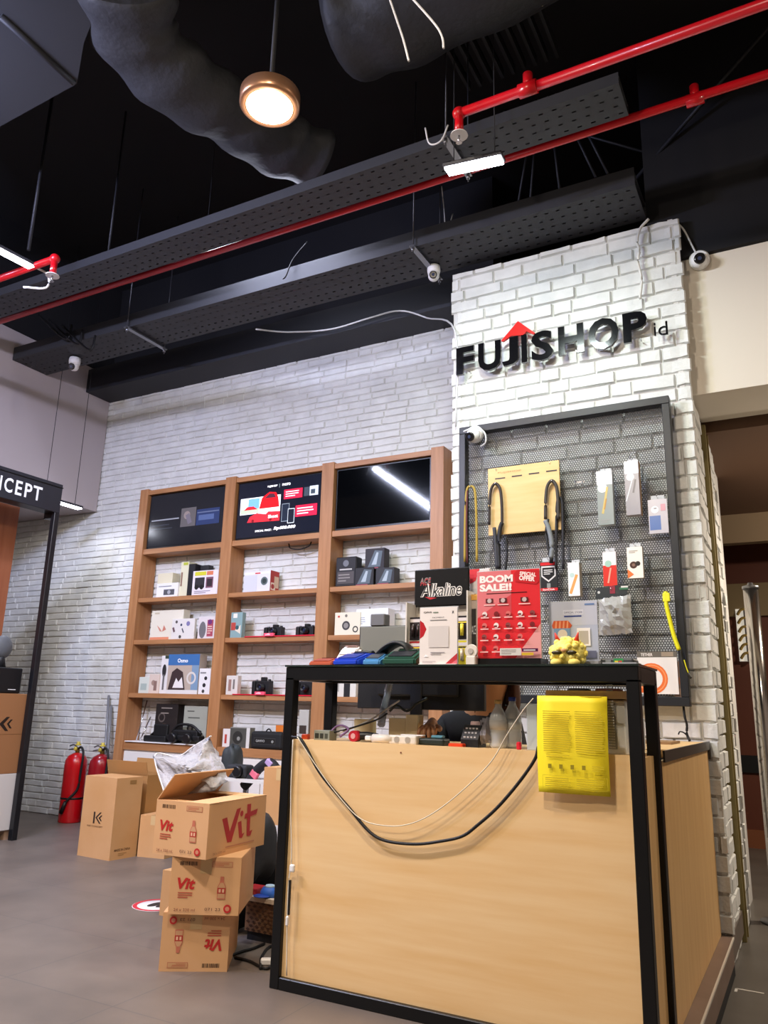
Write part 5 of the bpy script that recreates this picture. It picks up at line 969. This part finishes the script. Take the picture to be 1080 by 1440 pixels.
o = root('person', 'person in a black top seated behind the monitor, hand on the worktop', 'person', (tx, 3.85, .5))
wr = V(Xat(608, 3.20, 1.04), 3.20, 1.045)
Vx = [V(tx-.02, 3.86, .60), V(tx, 3.82, .78), V(tx+.01, 3.77, .95), V(tx+.04, 3.73, 1.05), V(hx-.04, 3.70, 1.12), V(hx-.01, 3.68, 1.20), V(hx, 3.665, 1.285), V(hx, 3.67, 1.33),
      V(tx-.13, 3.74, 1.02), V(tx-.19, 3.60, .88), V(tx-.08, 3.42, 1.015), wr,                       # viewer's left arm to wrist 8..11
      V(tx+.20, 3.74, 1.02), V(tx+.27, 3.66, .84), V(tx+.16, 3.52, .78), V(tx+.05, 3.50, .76),     # other arm rests in lap 12..15
      V(tx-.12, 3.84, .58), V(tx-.13, 3.55, .56), V(tx-.13, 3.57, .12), V(tx-.13, 3.47, .06),      # legs 16..19
      V(tx+.08, 3.84, .58), V(tx+.09, 3.55, .56), V(tx+.09, 3.57, .12), V(tx+.09, 3.47, .06)]
Ex = [(0, 1), (1, 2), (2, 3), (3, 4), (4, 5), (5, 6), (6, 7), (3, 8), (8, 9), (9, 10), (10, 11), (3, 12), (12, 13), (13, 14), (14, 15), (0, 16), (16, 17), (17, 18), (18, 19), (0, 20), (20, 21), (21, 22), (22, 23)]
Rx = [(.15, .11), (.13, .10), (.14, .10), (.10, .08), .052, .062, .088, .065, .055, .042, .034, .024, .055, .042, .034, .03, .08, .06, .045, .035, .08, .06, .045, .035]
# palm and fingers, resting fingertips down towards the viewer
palm = wr+V(.01, -.045, -.012); Vx.append(palm); Rx.append((.030, .014)); Ex.append((11, 24))
for k, (dx, L_) in enumerate(((-.030, .85), (-.010, 1.0), (.010, .95), (.029, .75))):
    b = len(Vx); Vx += [palm+V(dx, -.024, -.008), palm+V(dx*1.2, -.032-.008*L_, -.036*L_), palm+V(dx*1.25, -.030-.006*L_, -.064*L_)]; Rx += [.0095, .0085, .0075]; Ex += [(24, b), (b, b+1), (b+1, b+2)]
b = len(Vx); Vx += [palm+V(.035, .01, -.006), palm+V(.055, -.012, -.012), palm+V(.058, -.035, -.018)]; Rx += [.012, .010, .009]; Ex += [(24, b), (b, b+1), (b+1, b+2)]
skin_mesh('body', o, Vx, Ex, Rx, SK)
skin_mesh('black_top', o, [Vx[i] for i in (0, 1, 2, 3, 8, 9, 10, 12, 13, 14)]+[V(tx+.09, 3.715, 1.085)], [(0, 1), (1, 2), (2, 3), (3, 4), (4, 5), (5, 6), (3, 7), (7, 8), (8, 9), (3, 10)], [(.17, .13), (.15, .12), (.16, .12), (.12, .10), .072, .056, .046, .072, .056, .046, .065], SH)
skin_mesh('trousers', o, [Vx[i]+V(0, 0, .0) for i in (0, 16, 17, 18, 20, 21, 22)], [(0, 1), (1, 2), (2, 3), (0, 4), (4, 5), (5, 6)], [(.16, .12), .095, .075, .06, .095, .075, .06], mat('#26283a', .8))
g = G(); c = V(hx, 3.665, 1.285)
g.sph(c+V(0, .025, .025), (.098, .10, .105), HAIR, n=24, k=14)
for k in range(16):
    a = PI*.02+PI*.96*k/15; x, y = math.cos(a)*.092, math.sin(a)*.085; g.tube([c+V(x, y+.0, .03), c+V(x*1.12, y+.01, -.06), c+V(x*1.12+.004, y+.005, -.15), c+V(x*1.0, y-.0, -.22)], .017, HAIR, n=6)
g.build('hair', o)
g = G()
for s in (-1, 1): g.sph(c+V(s*.03, -.078, .005), (.013, .008, .008), WHITE, n=12, k=8); g.sph(c+V(s*.03, -.085, .005), (.006, .004, .006), mat('#20140e', .2), n=10, k=6)
g.build('eyes', o)
g = G(); g.sph(c+V(0, -.09, -.02), (.012, .018, .016), SK, n=12, k=8); g.build('nose', o)
g = G(); g.sph(c+V(0, -.078, -.052), (.022, .01, .007), mat('#9a4f45', .4), n=12, k=8); g.build('mouth', o)
for s in (-1, 1):
    g = G(); g.sph(c+V(s*.088, .0, -.008), (.01, .018, .028), SK, n=12, k=8); g.build('ear', o)
o = root('stool', 'plain dark stool under the seated person behind the counter', 'stool', (tx-.02, 3.86, 0))
g = G(); g.lathe([(.16, .39), (.17, .405), (.17, .425), (.16, .435)], DARK, (tx-.02, 3.86, 0)); g.build('seat', o)
for a in range(4):
    t = PI/4+a*PI/2; g = G(); g.cyl((tx-.02+.11*math.cos(t), 3.86+.11*math.sin(t), .395), (tx-.02+.17*math.cos(t), 3.86+.17*math.sin(t), .001), .012, STEEL, n=10); g.build('leg', o)
# ------------------------------------------------------------------ cartons by the counter
def vit_small(w, h, inv=False):
    L = [('b', w*.12, h*.86, w*.25, h*.07, '#4a3426'), ('r', w*.58, h*.84, w*.3, h*.1, '#c07a5c'), ('r', w*.59, h*.85, w*.28, h*.08, '#c99b70'), ('l', w*.61, h*.86, w*.22, h*.06, 3, '#b8644a'),
         ('t', 'Vit', w*.1, h*.44, w*.26, h*.2, '#c02a28', .035, .2), ('l', w*.12, h*.28, w*.22, h*.12, 3, '#b8503c'),
         ('p', [(w*.68, h*.28), (w*.68, h*.5), (w*.71, h*.58), (w*.715, h*.68), (w*.765, h*.68), (w*.77, h*.58), (w*.8, h*.5), (w*.8, h*.28)], '#c4735a'), ('p', [(w*.69, h*.3), (w*.69, h*.5), (w*.72, h*.57), (w*.76, h*.57), (w*.79, h*.5), (w*.79, h*.3)], '#cd9e76'), ('r', w*.68, h*.38, w*.12, h*.1, '#b5382e'), ('r', w*.7, h*.4, w*.03, h*.06, '#e8b898'), ('r', w*.75, h*.4, w*.03, h*.06, '#e8b898'),
         ('c', w*.84, h*.12, w*.055, '#c02a28'), ('c', w*.84, h*.12, w*.03, '#cf8a6c'), ('t', '24 x 330 ml', w*.08, h*.06, w*.3, h*.05, '#8a4a38', .0), ('t', '071 23', w*.52, h*.08, w*.22, h*.05, '#6a4636', .0)]
    return L
def vit_big(w, h): return [
    ('p', [(w*.22, h*.68), (w*.30, h*.70), (w*.36, h*.42), (w*.46, h*.82), (w*.53, h*.84), (w*.40, h*.22), (w*.33, h*.22)], '#b02826'),
    ('p', [(w*.53, h*.26), (w*.49, h*.56), (w*.55, h*.58), (w*.58, h*.32), (w*.62, h*.34), (w*.58, h*.24)], '#b02826'), ('c', w*.55, h*.72, w*.028, '#b02826'),
    ('p', [(w*.66, h*.26), (w*.64, h*.88), (w*.71, h*.88), (w*.71, h*.34), (w*.76, h*.36), (w*.73, h*.25)], '#b02826'), ('p', [(w*.6, h*.6), (w*.61, h*.7), (w*.84, h*.76), (w*.82, h*.66)], '#b02826'),
    ('r', w*.3, h*.13, w*.5, h*.02, '#b87a5a'), ('t', '24 x 330 ml', w*.1, h*.05, w*.2, h*.04, '#9c6a4c', 0)]
def carton(label, c, w, d, h, rz, front, side, col=None, open_=False, group=None, flip=False, name='carton', tape=True):
    r = root(name, label, 'carton', c, rz, group); m = col or CARDV; t = .005
    g = G()
    g.b2(-w/2, w/2, -d/2, -d/2+t, 0, h, m); g.b2(-w/2, w/2, d/2-t, d/2, 0, h, m); g.b2(-w/2, -w/2+t, -d/2+t, d/2-t, 0, h, m); g.b2(w/2-t, w/2, -d/2+t, d/2-t, 0, h, m); g.b2(-w/2+t, w/2-t, -d/2+t, d/2-t, 0, t, m)
    g.build('carton_walls', r, world=False)
    if not open_:
        for s in (-1, 1):
            g = G(); g.box((s*w/4, 0, h+.0022), (w/2-.0015, d, .004), m); g.build('flap', r, world=False)
        if tape:
            g = G(); g.box((0, 0, h+.0045), (.05, d+.002, .0006), mat('#c9a878', .25)); g.box((0, -d/2-.0006, h-.03), (.05, .0006, .065), mat('#d0b080', .25)); g.build('packing_tape', r, world=False)
    else:
        for (px, py, ax, ang, sx, sy) in open_:
            g = G(); R = Matrix.Rotation(ang, 3, ax)
            off = R @ (V(0, sy/2*(1 if py >= 0 else -1), 0) if ax == 'X' else V(sx/2*(1 if px >= 0 else -1), 0, 0))
            g.box(V(px, py, h)+off, (sx, sy, .004), m, R); g.build('flap', r, world=False)
    if front:
        if flip: art(r, 'printed_front', (w/2, -d/2, h), (-1, 0, 0), (0, 0, -1), front(w, h))
        else: art(r, 'printed_front', (-w/2, -d/2, 0), (1, 0, 0), (0, 0, 1), front(w, h))
    if side: art(r, 'printed_side', (w/2, -d/2, 0), (0, 1, 0), (0, 0, 1), side(d, h))
    return r
GV = 'water cartons stacked left of the counter'
def place(corner, rz, w, d):   # corner: front-right bottom corner -> centre
    R = Matrix.Rotation(rz, 2); v = R @ Vector((-w/2, d/2)); return (corner[0]+v.x, corner[1]+v.y)
w, d, h = .287, .37, .229
rz = math.radians(32); x, y = place((-2.296, 2.932), rz, w, d); carton('bottom water carton of the stack, printed upside down', (x, y, 0), w, d, h-.004, rz, vit_small, None, group=GV, flip=True)
rz = math.radians(28); x, y = place((-2.235, 2.905), rz, .30, d); carton('middle water carton of the stack with a torn glossy tape', (x, y, .2295), .30, d, h-.004, rz, vit_small, None, group=GV)
rz = math.radians(4); w3, d3, h3 = .285, .45, .222; x, y = place((-2.325, 2.775), rz, w3, d3)
top = carton('opened water carton on top of the stack with large red letters', (x, y, .459), w3, d3, h3, rz, vit_small, vit_big, open_=[(0, d3/2, 'X', math.radians(179), w3-.012, .1), (w3/2, 0, 'Y', math.radians(180), .12, d3), (-w3/2, 0, 'Y', math.radians(128), .14, d3), (0, -d3/2, 'X', math.radians(176), w3, .1)], group=GV)
# plastic bag in the open carton
o = root('plastic_bag', 'translucent white plastic bag spilling up out of the open carton', 'bag', (x, y, .66))
B = [wy(xx, yy, Y_) for xx, yy, Y_ in ((232, 1118, 3.0), (216, 1062, 3.12), (250, 1064, 3.18), (272, 1050, 3.2), (297, 1035, 3.2), (306, 1058, 3.2), (316, 1085, 3.15), (322, 1098, 3.1), (300, 1112, 3.0), (262, 1118, 2.95))]
g = G(); bm_ = mat('#bdbbbf', .3, alpha=.72, bump=(25, 1, .02), key='bagfilm'); ctr = wy(270, 1082, 3.02); rr_ = np.random.RandomState(3)
rings_ = []; K = 6
for k in range(K+1):
    t = (k+.15)/(K+.15); ring = []
    n_ = len(B)
    for i in range(n_):
        for s in range(3):
            a = B[i]*(1-s/3)+B[(i+1) % n_]*(s/3); p = a*(t)+ctr*(1-t); ring.append(p+V(0, rr_.randn()*.012+(.03*math.sin(i*2.1+t*3)), rr_.randn()*.004)*(1 if k < K else .4))
    rings_.append(ring)
g.rings(rings_, bm_, caps=True); g.build('bag_film', o)
g = G(); g.tube([B[0], B[1]+V(.01, 0, 0), B[2], B[3], B[4]], .004, mat('#e2e0e0', .25, alpha=.85), n=6); g.build('bag_hem', o)
# K cartons
KL = lambda w, h: [('r', w*.385, h*.42, w*.05, h*.145, '#2c2018'), ('p', [(w*.45, h*.495), (w*.58, h*.565), (w*.63, h*.565), (w*.5, h*.495), (w*.63, h*.425), (w*.58, h*.425)], '#2c2018'), ('p', [(w*.55, h*.495), (w*.62, h*.53), (w*.66, h*.53), (w*.6, h*.495), (w*.66, h*.46), (w*.62, h*.46)], '#2c2018'), ('t', 'K&F CONCEPT', w*.22, h*.375, w*.48, h*.022, '#6a4a2c', .0)]
KS = lambda w, h: [('t', 'MADE IN CHINA', w*.15, h*.1, w*.6, h*.03, '#5a3c22', .02), ('l', w*.3, h*.04, w*.35, h*.04, 2, '#a07848'), ('r', w*.5, h*.92, w*.25, h*.05, '#98703c')]
w, d, h = .355, .24, .553; rz = math.radians(-4); x, y = place((-4.507, 4.335), rz, w, d)
carton('tall closed carton with a black arrow logo standing on the floor', (x, y, 0), w, d, h, rz, KL, KS, col=CARD, name='carton', tape=False)
p = wz(200, 1200, 0)
carton('open topped carton standing right behind the tall logo carton', (-4.72, 4.78, 0), .42, .28, .56, 0, None, None, col=CARDD, open_=[(0, .14, 'X', math.radians(80), .42, .1), (0, -.14, 'X', math.radians(-75), .42, .1)])
carton('large plain carton leaning at the back beside the shelf base', (-4.62, 5.18, 0), .50, .25, .62, 0, None, None, col=CARDD)
carton('low carton with black print beside the tall logo carton', (-4.39, 4.74, 0), .23, .30, .285, math.radians(10), None, lambda w, h: [('t', 'FRAGILE', w*.2, h*.6, w*.5, h*.1, '#5a3c22', .03), ('r', w*.45, h*.35, w*.4, h*.04, '#6a4a2c'), ('r', w*.15, h*.15, w*.3, h*.06, '#6a4a2c')], col=CARD)
carton('small carton glimpsed under the open water carton', (-3.05, 3.55, 0), .26, .2, .22, math.radians(0), None, None, col=CARD)
carton('brown carton above the black bag beside the counter post', (Xat(392, 3.75, .7), 3.85, .46), .22, .18, Zat(1083, -2.55, 3.75)-.46, 0, None, None, col=CARD)
# extinguishers
def extinguisher(label, x, y, col, gauge):
    o = root('fire_extinguisher', label, 'fire extinguisher', (x, y, 0), group='fire extinguishers by the back wall'); r = .105; m = mat(col, .25, coat=.6)
    g = G(); g.lathe([(r*.96, 0), (r, .01), (r, .50), (r*.95, .55), (r*.75, .59), (r*.35, .615), (.02, .62)], m, (x, y, 0), n=32); g.build('cylinder', o)
    g = G(); g.lathe([(r+.001, .205), (r+.001, .222)], BLK, (x, y, 0), n=32); g.build('strap_band', o)
    g = G(); g.cyl((x, y, .61), (x, y, .665), .02, mat('#8c7a3c', .3, .7)); g.lathe([(.018, .0), (.02, .012), (.012, .02)], mat(gauge, .4), (x, y-.02, .655), (0, -1, 0)); g.build('valve', o)
    g = G(); g.tube([(x-.01, y, .665), (x-.06, y, .69), (x-.11, y, .675)], .007, STEEL, n=8); g.build('carry_handle', o)
    g = G(); g.tube([(x-.01, y, .655), (x-.07, y, .65), (x-.12, y, .64)], .006, STEEL, n=8); g.build('squeeze_lever', o)
    g = G(); g.lathe([(.026, 0), (.03, .006), (.012, .02), (.02, .035)], mat('#d8c24a', .35), (x, y, .685)); g.build('gauge_cap', o)
    g = G(); g.tube([(x+.015, y-.01, .655), (x+.07, y-.02, .67), (x+.115, y-.03, .61), (x+.118, y-.04, .45), (x+.112, y-.05, .30), (x+.06, y-.11, .2), (x+.02, y-.115, .12)], .011, BW, n=8); g.build('hose', o)
    g = G(); g.cyl((x+.05, y-.115, .19), (x+.01, y-.12, .09), .016, BLK, r1=.02); g.build('nozzle', o)
    art(o, 'label_print', (x-.04, y-.108, .06), (1, 0, 0), (0, 0, 1), [('r', 0, 0, .05, .08, '#c9b9a8')], world=True) if False else None
extinguisher('bright red fire extinguisher standing left against the brick wall', -6.215, 5.44, '#c40d18', '#d8c24a')
extinguisher('darker red fire extinguisher half hidden by the tall carton', -5.93, 5.48, '#8f101c', '#b0a040')
o = root('pole_pair', 'pair of grey poles leaning on the wall by the shelf', 'poles', (Xat(154, 5.5, .3), 5.5, 0))
for k, (xa, xb_) in enumerate(((153.5, 153), (157, 156.5))):
    a = wy(xa, 1090, 5.5); b = wy(xb_, 978+k*14, 5.62); g = G(); g.cyl((a.x+.06, 5.40, .004), b, .012, mat('#8e8f94', .35, .5), n=10); g.build('pole', o)
# bag, patterned stool etc at the counter's left
def blob(g, c, r, m, seed=0, n=22, k=14, amp=.12):
    r_ = random.Random(seed); ph = [r_.random()*6 for _ in range(6)]; c = Vector(c); rr = []
    for j in range(k+1):
        t = min(max(PI*j/k, .03), PI-.03); ring = []
        for i in range(n):
            f = 2*PI*i/n; s = 1+amp*math.sin(3*f+ph[0])*math.sin(2*t+ph[1])+amp*.5*math.sin(5*f+ph[2]+3*t)
            q = V(math.sin(t)*math.cos(f), math.sin(t)*math.sin(f), -math.cos(t)); q = V(*[abs(a)**.75*(1 if a > 0 else -1) for a in q])
            ring.append(c+V(q.x*r[0]*s, q.y*r[1]*s, q.z*r[2]*s))
        rr.append(ring)
    g.rings(rr, m)
BAGM = mat('#26282e', .75, bump=(90, .4, .003), key='bagcloth')
yb = 3.72; xb = Xat(374, yb, .5)
o = root('patterned_chest', 'low chest with a brown lattice pattern beside the counter post', 'chest', (Xat(366, 3.35, .1)-.02, 3.5, 0))
a, b = Xat(345, 3.35, .1), Xat(395, 3.35, .1); zt_ = Zat(1262, (a+b)/2, 3.35)
g = G(); g.b2(a, b, 3.35, 3.9, .04, zt_-.02, mat('#7a5a40', .6)); g.build('chest_body', o)
g = G(); g.b2(a-.02, b, 3.33, 3.92, zt_-.02, zt_, mat('#c9b9a4', .5)); g.build('chest_top', o)
g = G(); g.b2(a+.01, b-.01, 3.36, 3.88, 0, .04, DARK); g.build('chest_foot', o)
hh = zt_-.06; ops = []
for i in range(7):
    for j in range(8): ops.append(('p', [((i+.5*(j % 2))*.036+.018, j*hh/8+.002), ((i+.5*(j % 2))*.036+.031, j*hh/8+hh/16), ((i+.5*(j % 2))*.036+.018, j*hh/8+hh/8-.002), ((i+.5*(j % 2))*.036+.005, j*hh/8+hh/16)], '#4a3020'))
ops = [q for q in ops if max(p[0] for p in q[1]) < b-a]
art(o, 'lattice_pattern', (a, 3.35, .04), (1, 0, 0), (0, 0, 1), ops, world=True)
g = G(); blob(g, (xb, 3.62, zt_+.17), (.11, .14, .168), BAGM, 3); o = root('backpack', 'dark grey backpack piled on the patterned chest', 'backpack', (xb, 3.62, zt_)); g.build('bag_body', o)
g = G(); blob(g, (xb+.02, 3.50, zt_+.1), (.07, .05, .09), mat('#17181b', .8), 5); g.build('front_pocket', o)
g = G(); g.tube([(xb-.06, 3.5, zt_+.26), (xb-.01, 3.46, zt_+.3), (xb+.05, 3.48, zt_+.22), (xb+.06, 3.46, zt_+.1)], .014, BW); g.build('shoulder_strap', o)
g = G(); g.prism([(0, 0), (.06, .0), (.04, .05)], (xb-.01, 3.452, zt_+.19), (1, 0, 0), (0, 0, 1), .004, mat('#3a3b40', .5)); g.build('logo_patch', o)
p = Xat(352, 3.38, zt_); g = G(); g.b2(p-.03, p+.05, 3.36, 3.45, zt_, zt_+.03, mat('#a81c24', .5), bev=.006, seg=2); tag(g.build('red_pouch', loc=(p, 3.4, zt_)), 'small red pouch on the patterned chest', 'pouch')
p = Xat(374, 3.36, zt_); o = root('baseball_cap', 'bright blue cap with a pale crown on the patterned chest', 'cap', (p, 3.38, zt_))
g = G(); g.lathe([(.048, 0), (.046, .02), (.035, .04), (.012, .05), (.001, .051)], mat('#2a62c0', .5), (p, 3.39, zt_)); g.build('crown', o)
g = G(); g.lathe([(.03, .042), (.02, .05), (.001, .053)], mat('#a9c4d8', .5), (p, 3.39, zt_)); g.build('crown_panel', o); g = G(); g.sph((p-.01, 3.34, zt_+.008), (.042, .04, .006), mat('#1a3f9a', .5)); g.build('visor', o)
blk = G(); p = wz(343, 1300, .1); blob(blk, (-2.68, 3.42, .13), (.09, .09, .129), mat('#1b2026', .8), 9); tag(blk.build('floor_bag', loc=(-2.68, 3.42, 0)), 'dark blue soft bag on the floor behind the water cartons', 'bag')
blk = G(); blob(blk, (-2.80, 3.85, .17), (.16, .16, .169), mat('#15171b', .8), 13); tag(blk.build('floor_bag', loc=(-2.80, 3.85, 0)), 'black soft bag on the floor behind the water carton stack', 'bag')
# camera straps heap above open carton
o = root('gear_heap_table', 'low white side table carrying camera straps behind the cartons', 'side table', (-3.35, 4.55, 0))
g = G(); g.b2(-3.75, -2.75, 4.35, 4.85, .60, .62, mat('#d8d6d4', .4)); g.build('table_top', o)
for x_ in (-3.73, -2.79):
    for y_ in (4.37, 4.81):
        g = G(); g.b2(x_, x_+.03, y_, y_+.03, 0, .60, STEEL); g.build('leg', o)
zt_ = .62; STR = mat('#1b1b20', .7)
def heap(label, pts, wd, Y, parts):
    P = [wy(x_, y_, Y) for x_, y_ in pts]; o = root('camera_with_strap', label, 'camera strap', (P[0].x, Y, zt_), group='camera gear heaped behind the cartons')
    g = G(); g.tube(P, wd, STR, n=8); g.build('strap_band', o)
    for (x_, y_, s_, c_) in parts:
        g = G(); g.box(wy(x_, y_, Y-.02), (s_, .03, s_*.7), mat(c_, .5), Matrix.Rotation(.6, 3, 'Y'), bev=.004); g.build('strap_patch', o)
heap('black camera strap with pink and lilac patches behind the open carton', [(343, 1106), (352, 1096), (362, 1083), (372, 1075), (382, 1074), (390, 1084)], .034, 4.42, [(358, 1089, .06, '#d86a80'), (379, 1073, .055, '#b49ac8')])
xg = Xat(338, 4.42, .7); g = G(); g.b2(xg-.09, xg+.08, 4.38, 4.48, zt_, zt_+.085, BAGM, bev=.02, seg=3); o = root('folded_camera', 'black compact camera lying behind the open carton', 'camera', (xg, 4.43, zt_)); g.build('camera_body', o)
g = G(); g.lathe([(.038, 0), (.036, .03), (.028, .034)], BLKM, (xg+.02, 4.38, zt_+.045), (0, -1, 0)); g.build('lens', o)
g = G(); blob(g, (Xat(322, 4.5, .8), 4.55, zt_+.1), (.06, .08, .099), mat('#2d3336', .6), 17); tag(g.build('camera_pouch', loc=(Xat(322, 4.5, .8), 4.55, zt_)), 'dark small pouch at the left end of the gear heap', 'pouch')
# cables on the floor
for i, pts in enumerate((((322, 1345), (340, 1338), (355, 1334), (372, 1327)), ((330, 1346), (352, 1352), (372, 1362), (383, 1358)), ((366, 1362), (368, 1345), (378, 1332), (392, 1330)))):
    wire(('black floor cable running from the cartons to the chest', 'black floor cable running towards the counter foot', 'dark cable loop on the floor beside the counter post')[i], [wz(x_, y_, .007) for x_, y_ in pts], .006, BW)
g = G(); p = wz(376, 1357, .0); g.box(p+V(0, 0, .014), (.06, .03, .026), WHITE, Matrix.Rotation(.6, 3, 'Z'), bev=.005); tag(g.build('white_plug', loc=tuple(p)), 'white cable plug on the floor beside the counter post', 'plug')
# floor sticker
c = (wz(198, 1273, 0)+wz(246, 1273, 0))/2; rs = .14
g = G(); g.lathe([(rs, .0006), (rs, .0014), (.001, .0014)], mat('#e9e2e2', .4), (c.x, c.y, 0), n=40); o = g.build('floor_sticker', loc=(c.x, c.y, 0)); tag(o, 'round red and white distancing sticker on the grey floor', 'sticker')
art(o, 'sticker_print', (c.x-rs, c.y-rs, .0014), (1, 0, 0), (0, 1, 0), [('o', rs, rs, rs*.98, rs*.17, '#c4283a'), ('c', rs*.86, rs, rs*.2, '#2b2528', rs*.42), ('c', rs*1.22, rs*1.05, rs*.16, '#2b2528', rs*.38)], world=True)
# ------------------------------------------------------------------ booth on the left
XB = -5.74
o = root('display_booth', 'black steel display booth frame with a white lettered sign', 'booth', (XB, 4.5, 0))
zt_, zb_ = wx(89, 682, XB).z, wx(84, 722, XB).z
ye = wx(89.5, 680, XB).y
g = G(); g.b2(XB-.14, XB, .6, ye, zb_, zt_, mat('#26262c', .4), bev=.004); g.build('sign_board', o)
g = G(); g.b2(XB-.001, XB+.008, .6, ye, zt_-.035, zt_-.028, BLK); g.build('sign_groove', o)
g = G(); g.b2(XB-.05, XB, ye-.05, ye, 0, zb_, BLKM, bev=.003); g.build('frame_post', o)
g = G(); g.b2(XB-.05, XB, .6, .65, 0, zb_, BLKM, bev=.003); g.build('frame_post', o)
g = G(); g.b2(XB-.14, XB-.05, ye-.05, ye, zb_-.05, zb_, BLKM); g.build('corner_bracket', o)
yT = wx(61, 695, XB).y; yC = wx(6, 678, XB).y; lh = .125; zl = (zt_+zb_)/2-.075
def yx(x_): return wx(x_, 685, XB).y-.6
ops = []
for ch, a_, b_ in (('T', 47, 60), ('P', 35, 45.5), ('E', 21.5, 31), ('C', 5, 17.5), ('N', -13, 1), ('O', -34, -19), ('C', -54, -41)):
    ops.append(('t', ch, yx(a_), 0, yx(b_)-yx(a_), lh, '#f2f2f4', .02))
art(o, 'sign_letters', (XB+.001, .6, zl), (0, 1, 0), (0, 0, 1), ops, world=True, eps=.003)
# back panel wood
a = wx(28, 715, -6.15); g = G(); g.b2(-6.2, -6.15, 2.2, a.y, .6, 2.78, mat('#8a4f32', .5, noise=('#9c6040', 3, (5, 5, .6), .3, .7), key='boothwood')); g.build('wood_panel', o)
led('linear lamp inside the booth lighting the brick wall', (-6.3, 4.95, 2.96), .5, PI/2, 9)
ya = wx(17, 1165, XB-.02).y; zt1 = wx(25, 1088, XB-.02).z
g = G(); g.b2(-6.25, XB-.06, 3.2, wx(20, 1130, XB-.06).y, .075, zt1, mat('#d3cdc8', .5), bev=.003); o2 = root('booth_cabinet', 'off white cabinet standing inside the booth at the left edge', 'cabinet', (-6.0, 3.9, 0)); g.build('cabinet_body', o2)
for y_ in (3.25, wx(3, 1178, XB-.1).y):
    g = G(); g.b2(XB-.16, XB-.08, y_, y_+.07, 0, .075, mat('#a98a72', .5)); g.build('cabinet_foot', o2)
yk = wx(34, 1030, XB-.06).y; zk = wx(36, 976, XB-.06).z
KW, KH = yk-3.3, zk-zt1-.004
lo = root('carton', 'brown carton with a black arrow logo on the booth cabinet', 'carton', (XB-.06-.22, (3.3+yk)/2, zt1+.001))
g = G(); g.b2(XB-.5, XB-.06, 3.3, yk, zt1+.001, zk, mat('#9a6a42', .75), bev=.003); g.build('carton_walls', lo)
yl = wx(8, 1018, XB-.06).y-3.3; zl_ = wx(8, 1018, XB-.06).z-zt1
art(lo, 'printed_side', (XB-.06, 3.3, zt1), (0, 1, 0), (0, 0, 1), [('r', 0, KH*.49, KW, .004, '#7d5430'), ('p', [(yl-.06, zl_), (yl-.0, zl_+.055), (yl+.03, zl_+.055), (yl-.02, zl_), (yl+.03, zl_-.055), (yl, zl_-.055)], '#241810'), ('p', [(yl+.01, zl_), (yl+.04, zl_+.035), (yl+.06, zl_+.035), (yl+.03, zl_), (yl+.06, zl_-.035), (yl+.04, zl_-.035)], '#241810'), ('r', yl-.09, zl_-.055, .02, .11, '#241810')], world=True)
yp = wx(33, 940, XB-.1).y; zp = wx(33, 940, XB-.1).z
o = root('label_printer', 'black square device on the carton at the left edge', 'device', (XB-.3, yp-.2, zk))
g = G(); g.b2(XB-.45, XB-.1, yp-.42, yp, zk+.001, zp, mat('#0f0f12', .5), bev=.012, seg=2); g.build('device_body', o)
g = G(); g.b2(XB-.101, XB-.097, yp-.12, yp-.05, zk+.03, zk+.036, WHITE); g.build('white_mark', o)
c = wx(2, 920, XB-.3); g = G(); g.cyl((XB-.3, c.y, zp), (XB-.3, c.y, c.z+.02), .05, mat('#1b1c1f', .5), r1=.02); g.build('neck', o)
g = G(); g.sph((XB-.3, c.y-.0, c.z+.06), (.05, .09, .1), mat('#5f6266', .5)); g.build('round_head', o)
# ------------------------------------------------------------------ passage things
o = root('stanchion_pole', 'chrome upright pole at the right edge of the photo', 'pole', (Xat(1074, 6.0, 1), 6.0, ZLOW))
xx = Xat(1074, 6.0, 1); ztp = wy(1066, 828, 6.0).z
g = G(); g.cyl((xx, 6.0, ZLOW+.02), (xx-.0, 6.0, ztp), .05, mat('#c8c4c0', .15, 1), n=24); g.build('pole_tube', o)
g = G(); g.lathe([(.055, 0), (.055, .02), (.02, .03), (.015, .045)], STEEL, (xx, 6.0, ztp)); g.build('pole_cap', o)
g = G(); g.lathe([(.12, 0), (.12, .015), (.06, .025)], STEEL, (xx, 6.0, ZLOW)); g.build('pole_base', o)
o = root('glowing_niche', 'glowing shelf of gold rings in the passage wall', 'display niche', tuple(wy(1045, 900, 9.15)))
a, b = wy(1034, 857, 9.14), wy(1055, 930, 9.14)
g = G(); g.b2(a.x, b.x, 9.12, 9.14, b.z, a.z, mat('#cfc7b8', .4, emit=.7)); g.build('niche_back', o)  # back panel glows by itself in place of light falling on the niche
for k in range(6):
    zz = b.z+(a.z-b.z)*(k+.5)/6; g = G(); g.tube([(a.x+.02, 9.08, zz-.02), (a.x+.06, 9.06, zz+.03), (a.x+.12, 9.06, zz+.03), (a.x+.15, 9.08, zz-.01)], .015, mat('#e0c070', .3, .6), n=6); g.build('ring_rail', o)
g = G(); g.b2(b.x-.02, b.x, 9.06, 9.14, b.z, a.z, CHROME); g.build('niche_edge', o)
g = G(); p = wz(1055, 1394, ZLOW); g.b2(p.x-.06, p.x+.06, p.y-.006, p.y+.006, ZLOW, ZLOW+.002, mat('#e4e0d8', .5)); g.b2(p.x-.066, p.x-.054, p.y-.05, p.y, ZLOW, ZLOW+.002, mat('#e4e0d8', .5)); tag(g.build('floor_tape', loc=tuple(p)), 'white corner tape mark on the lower passage floor', 'tape mark')
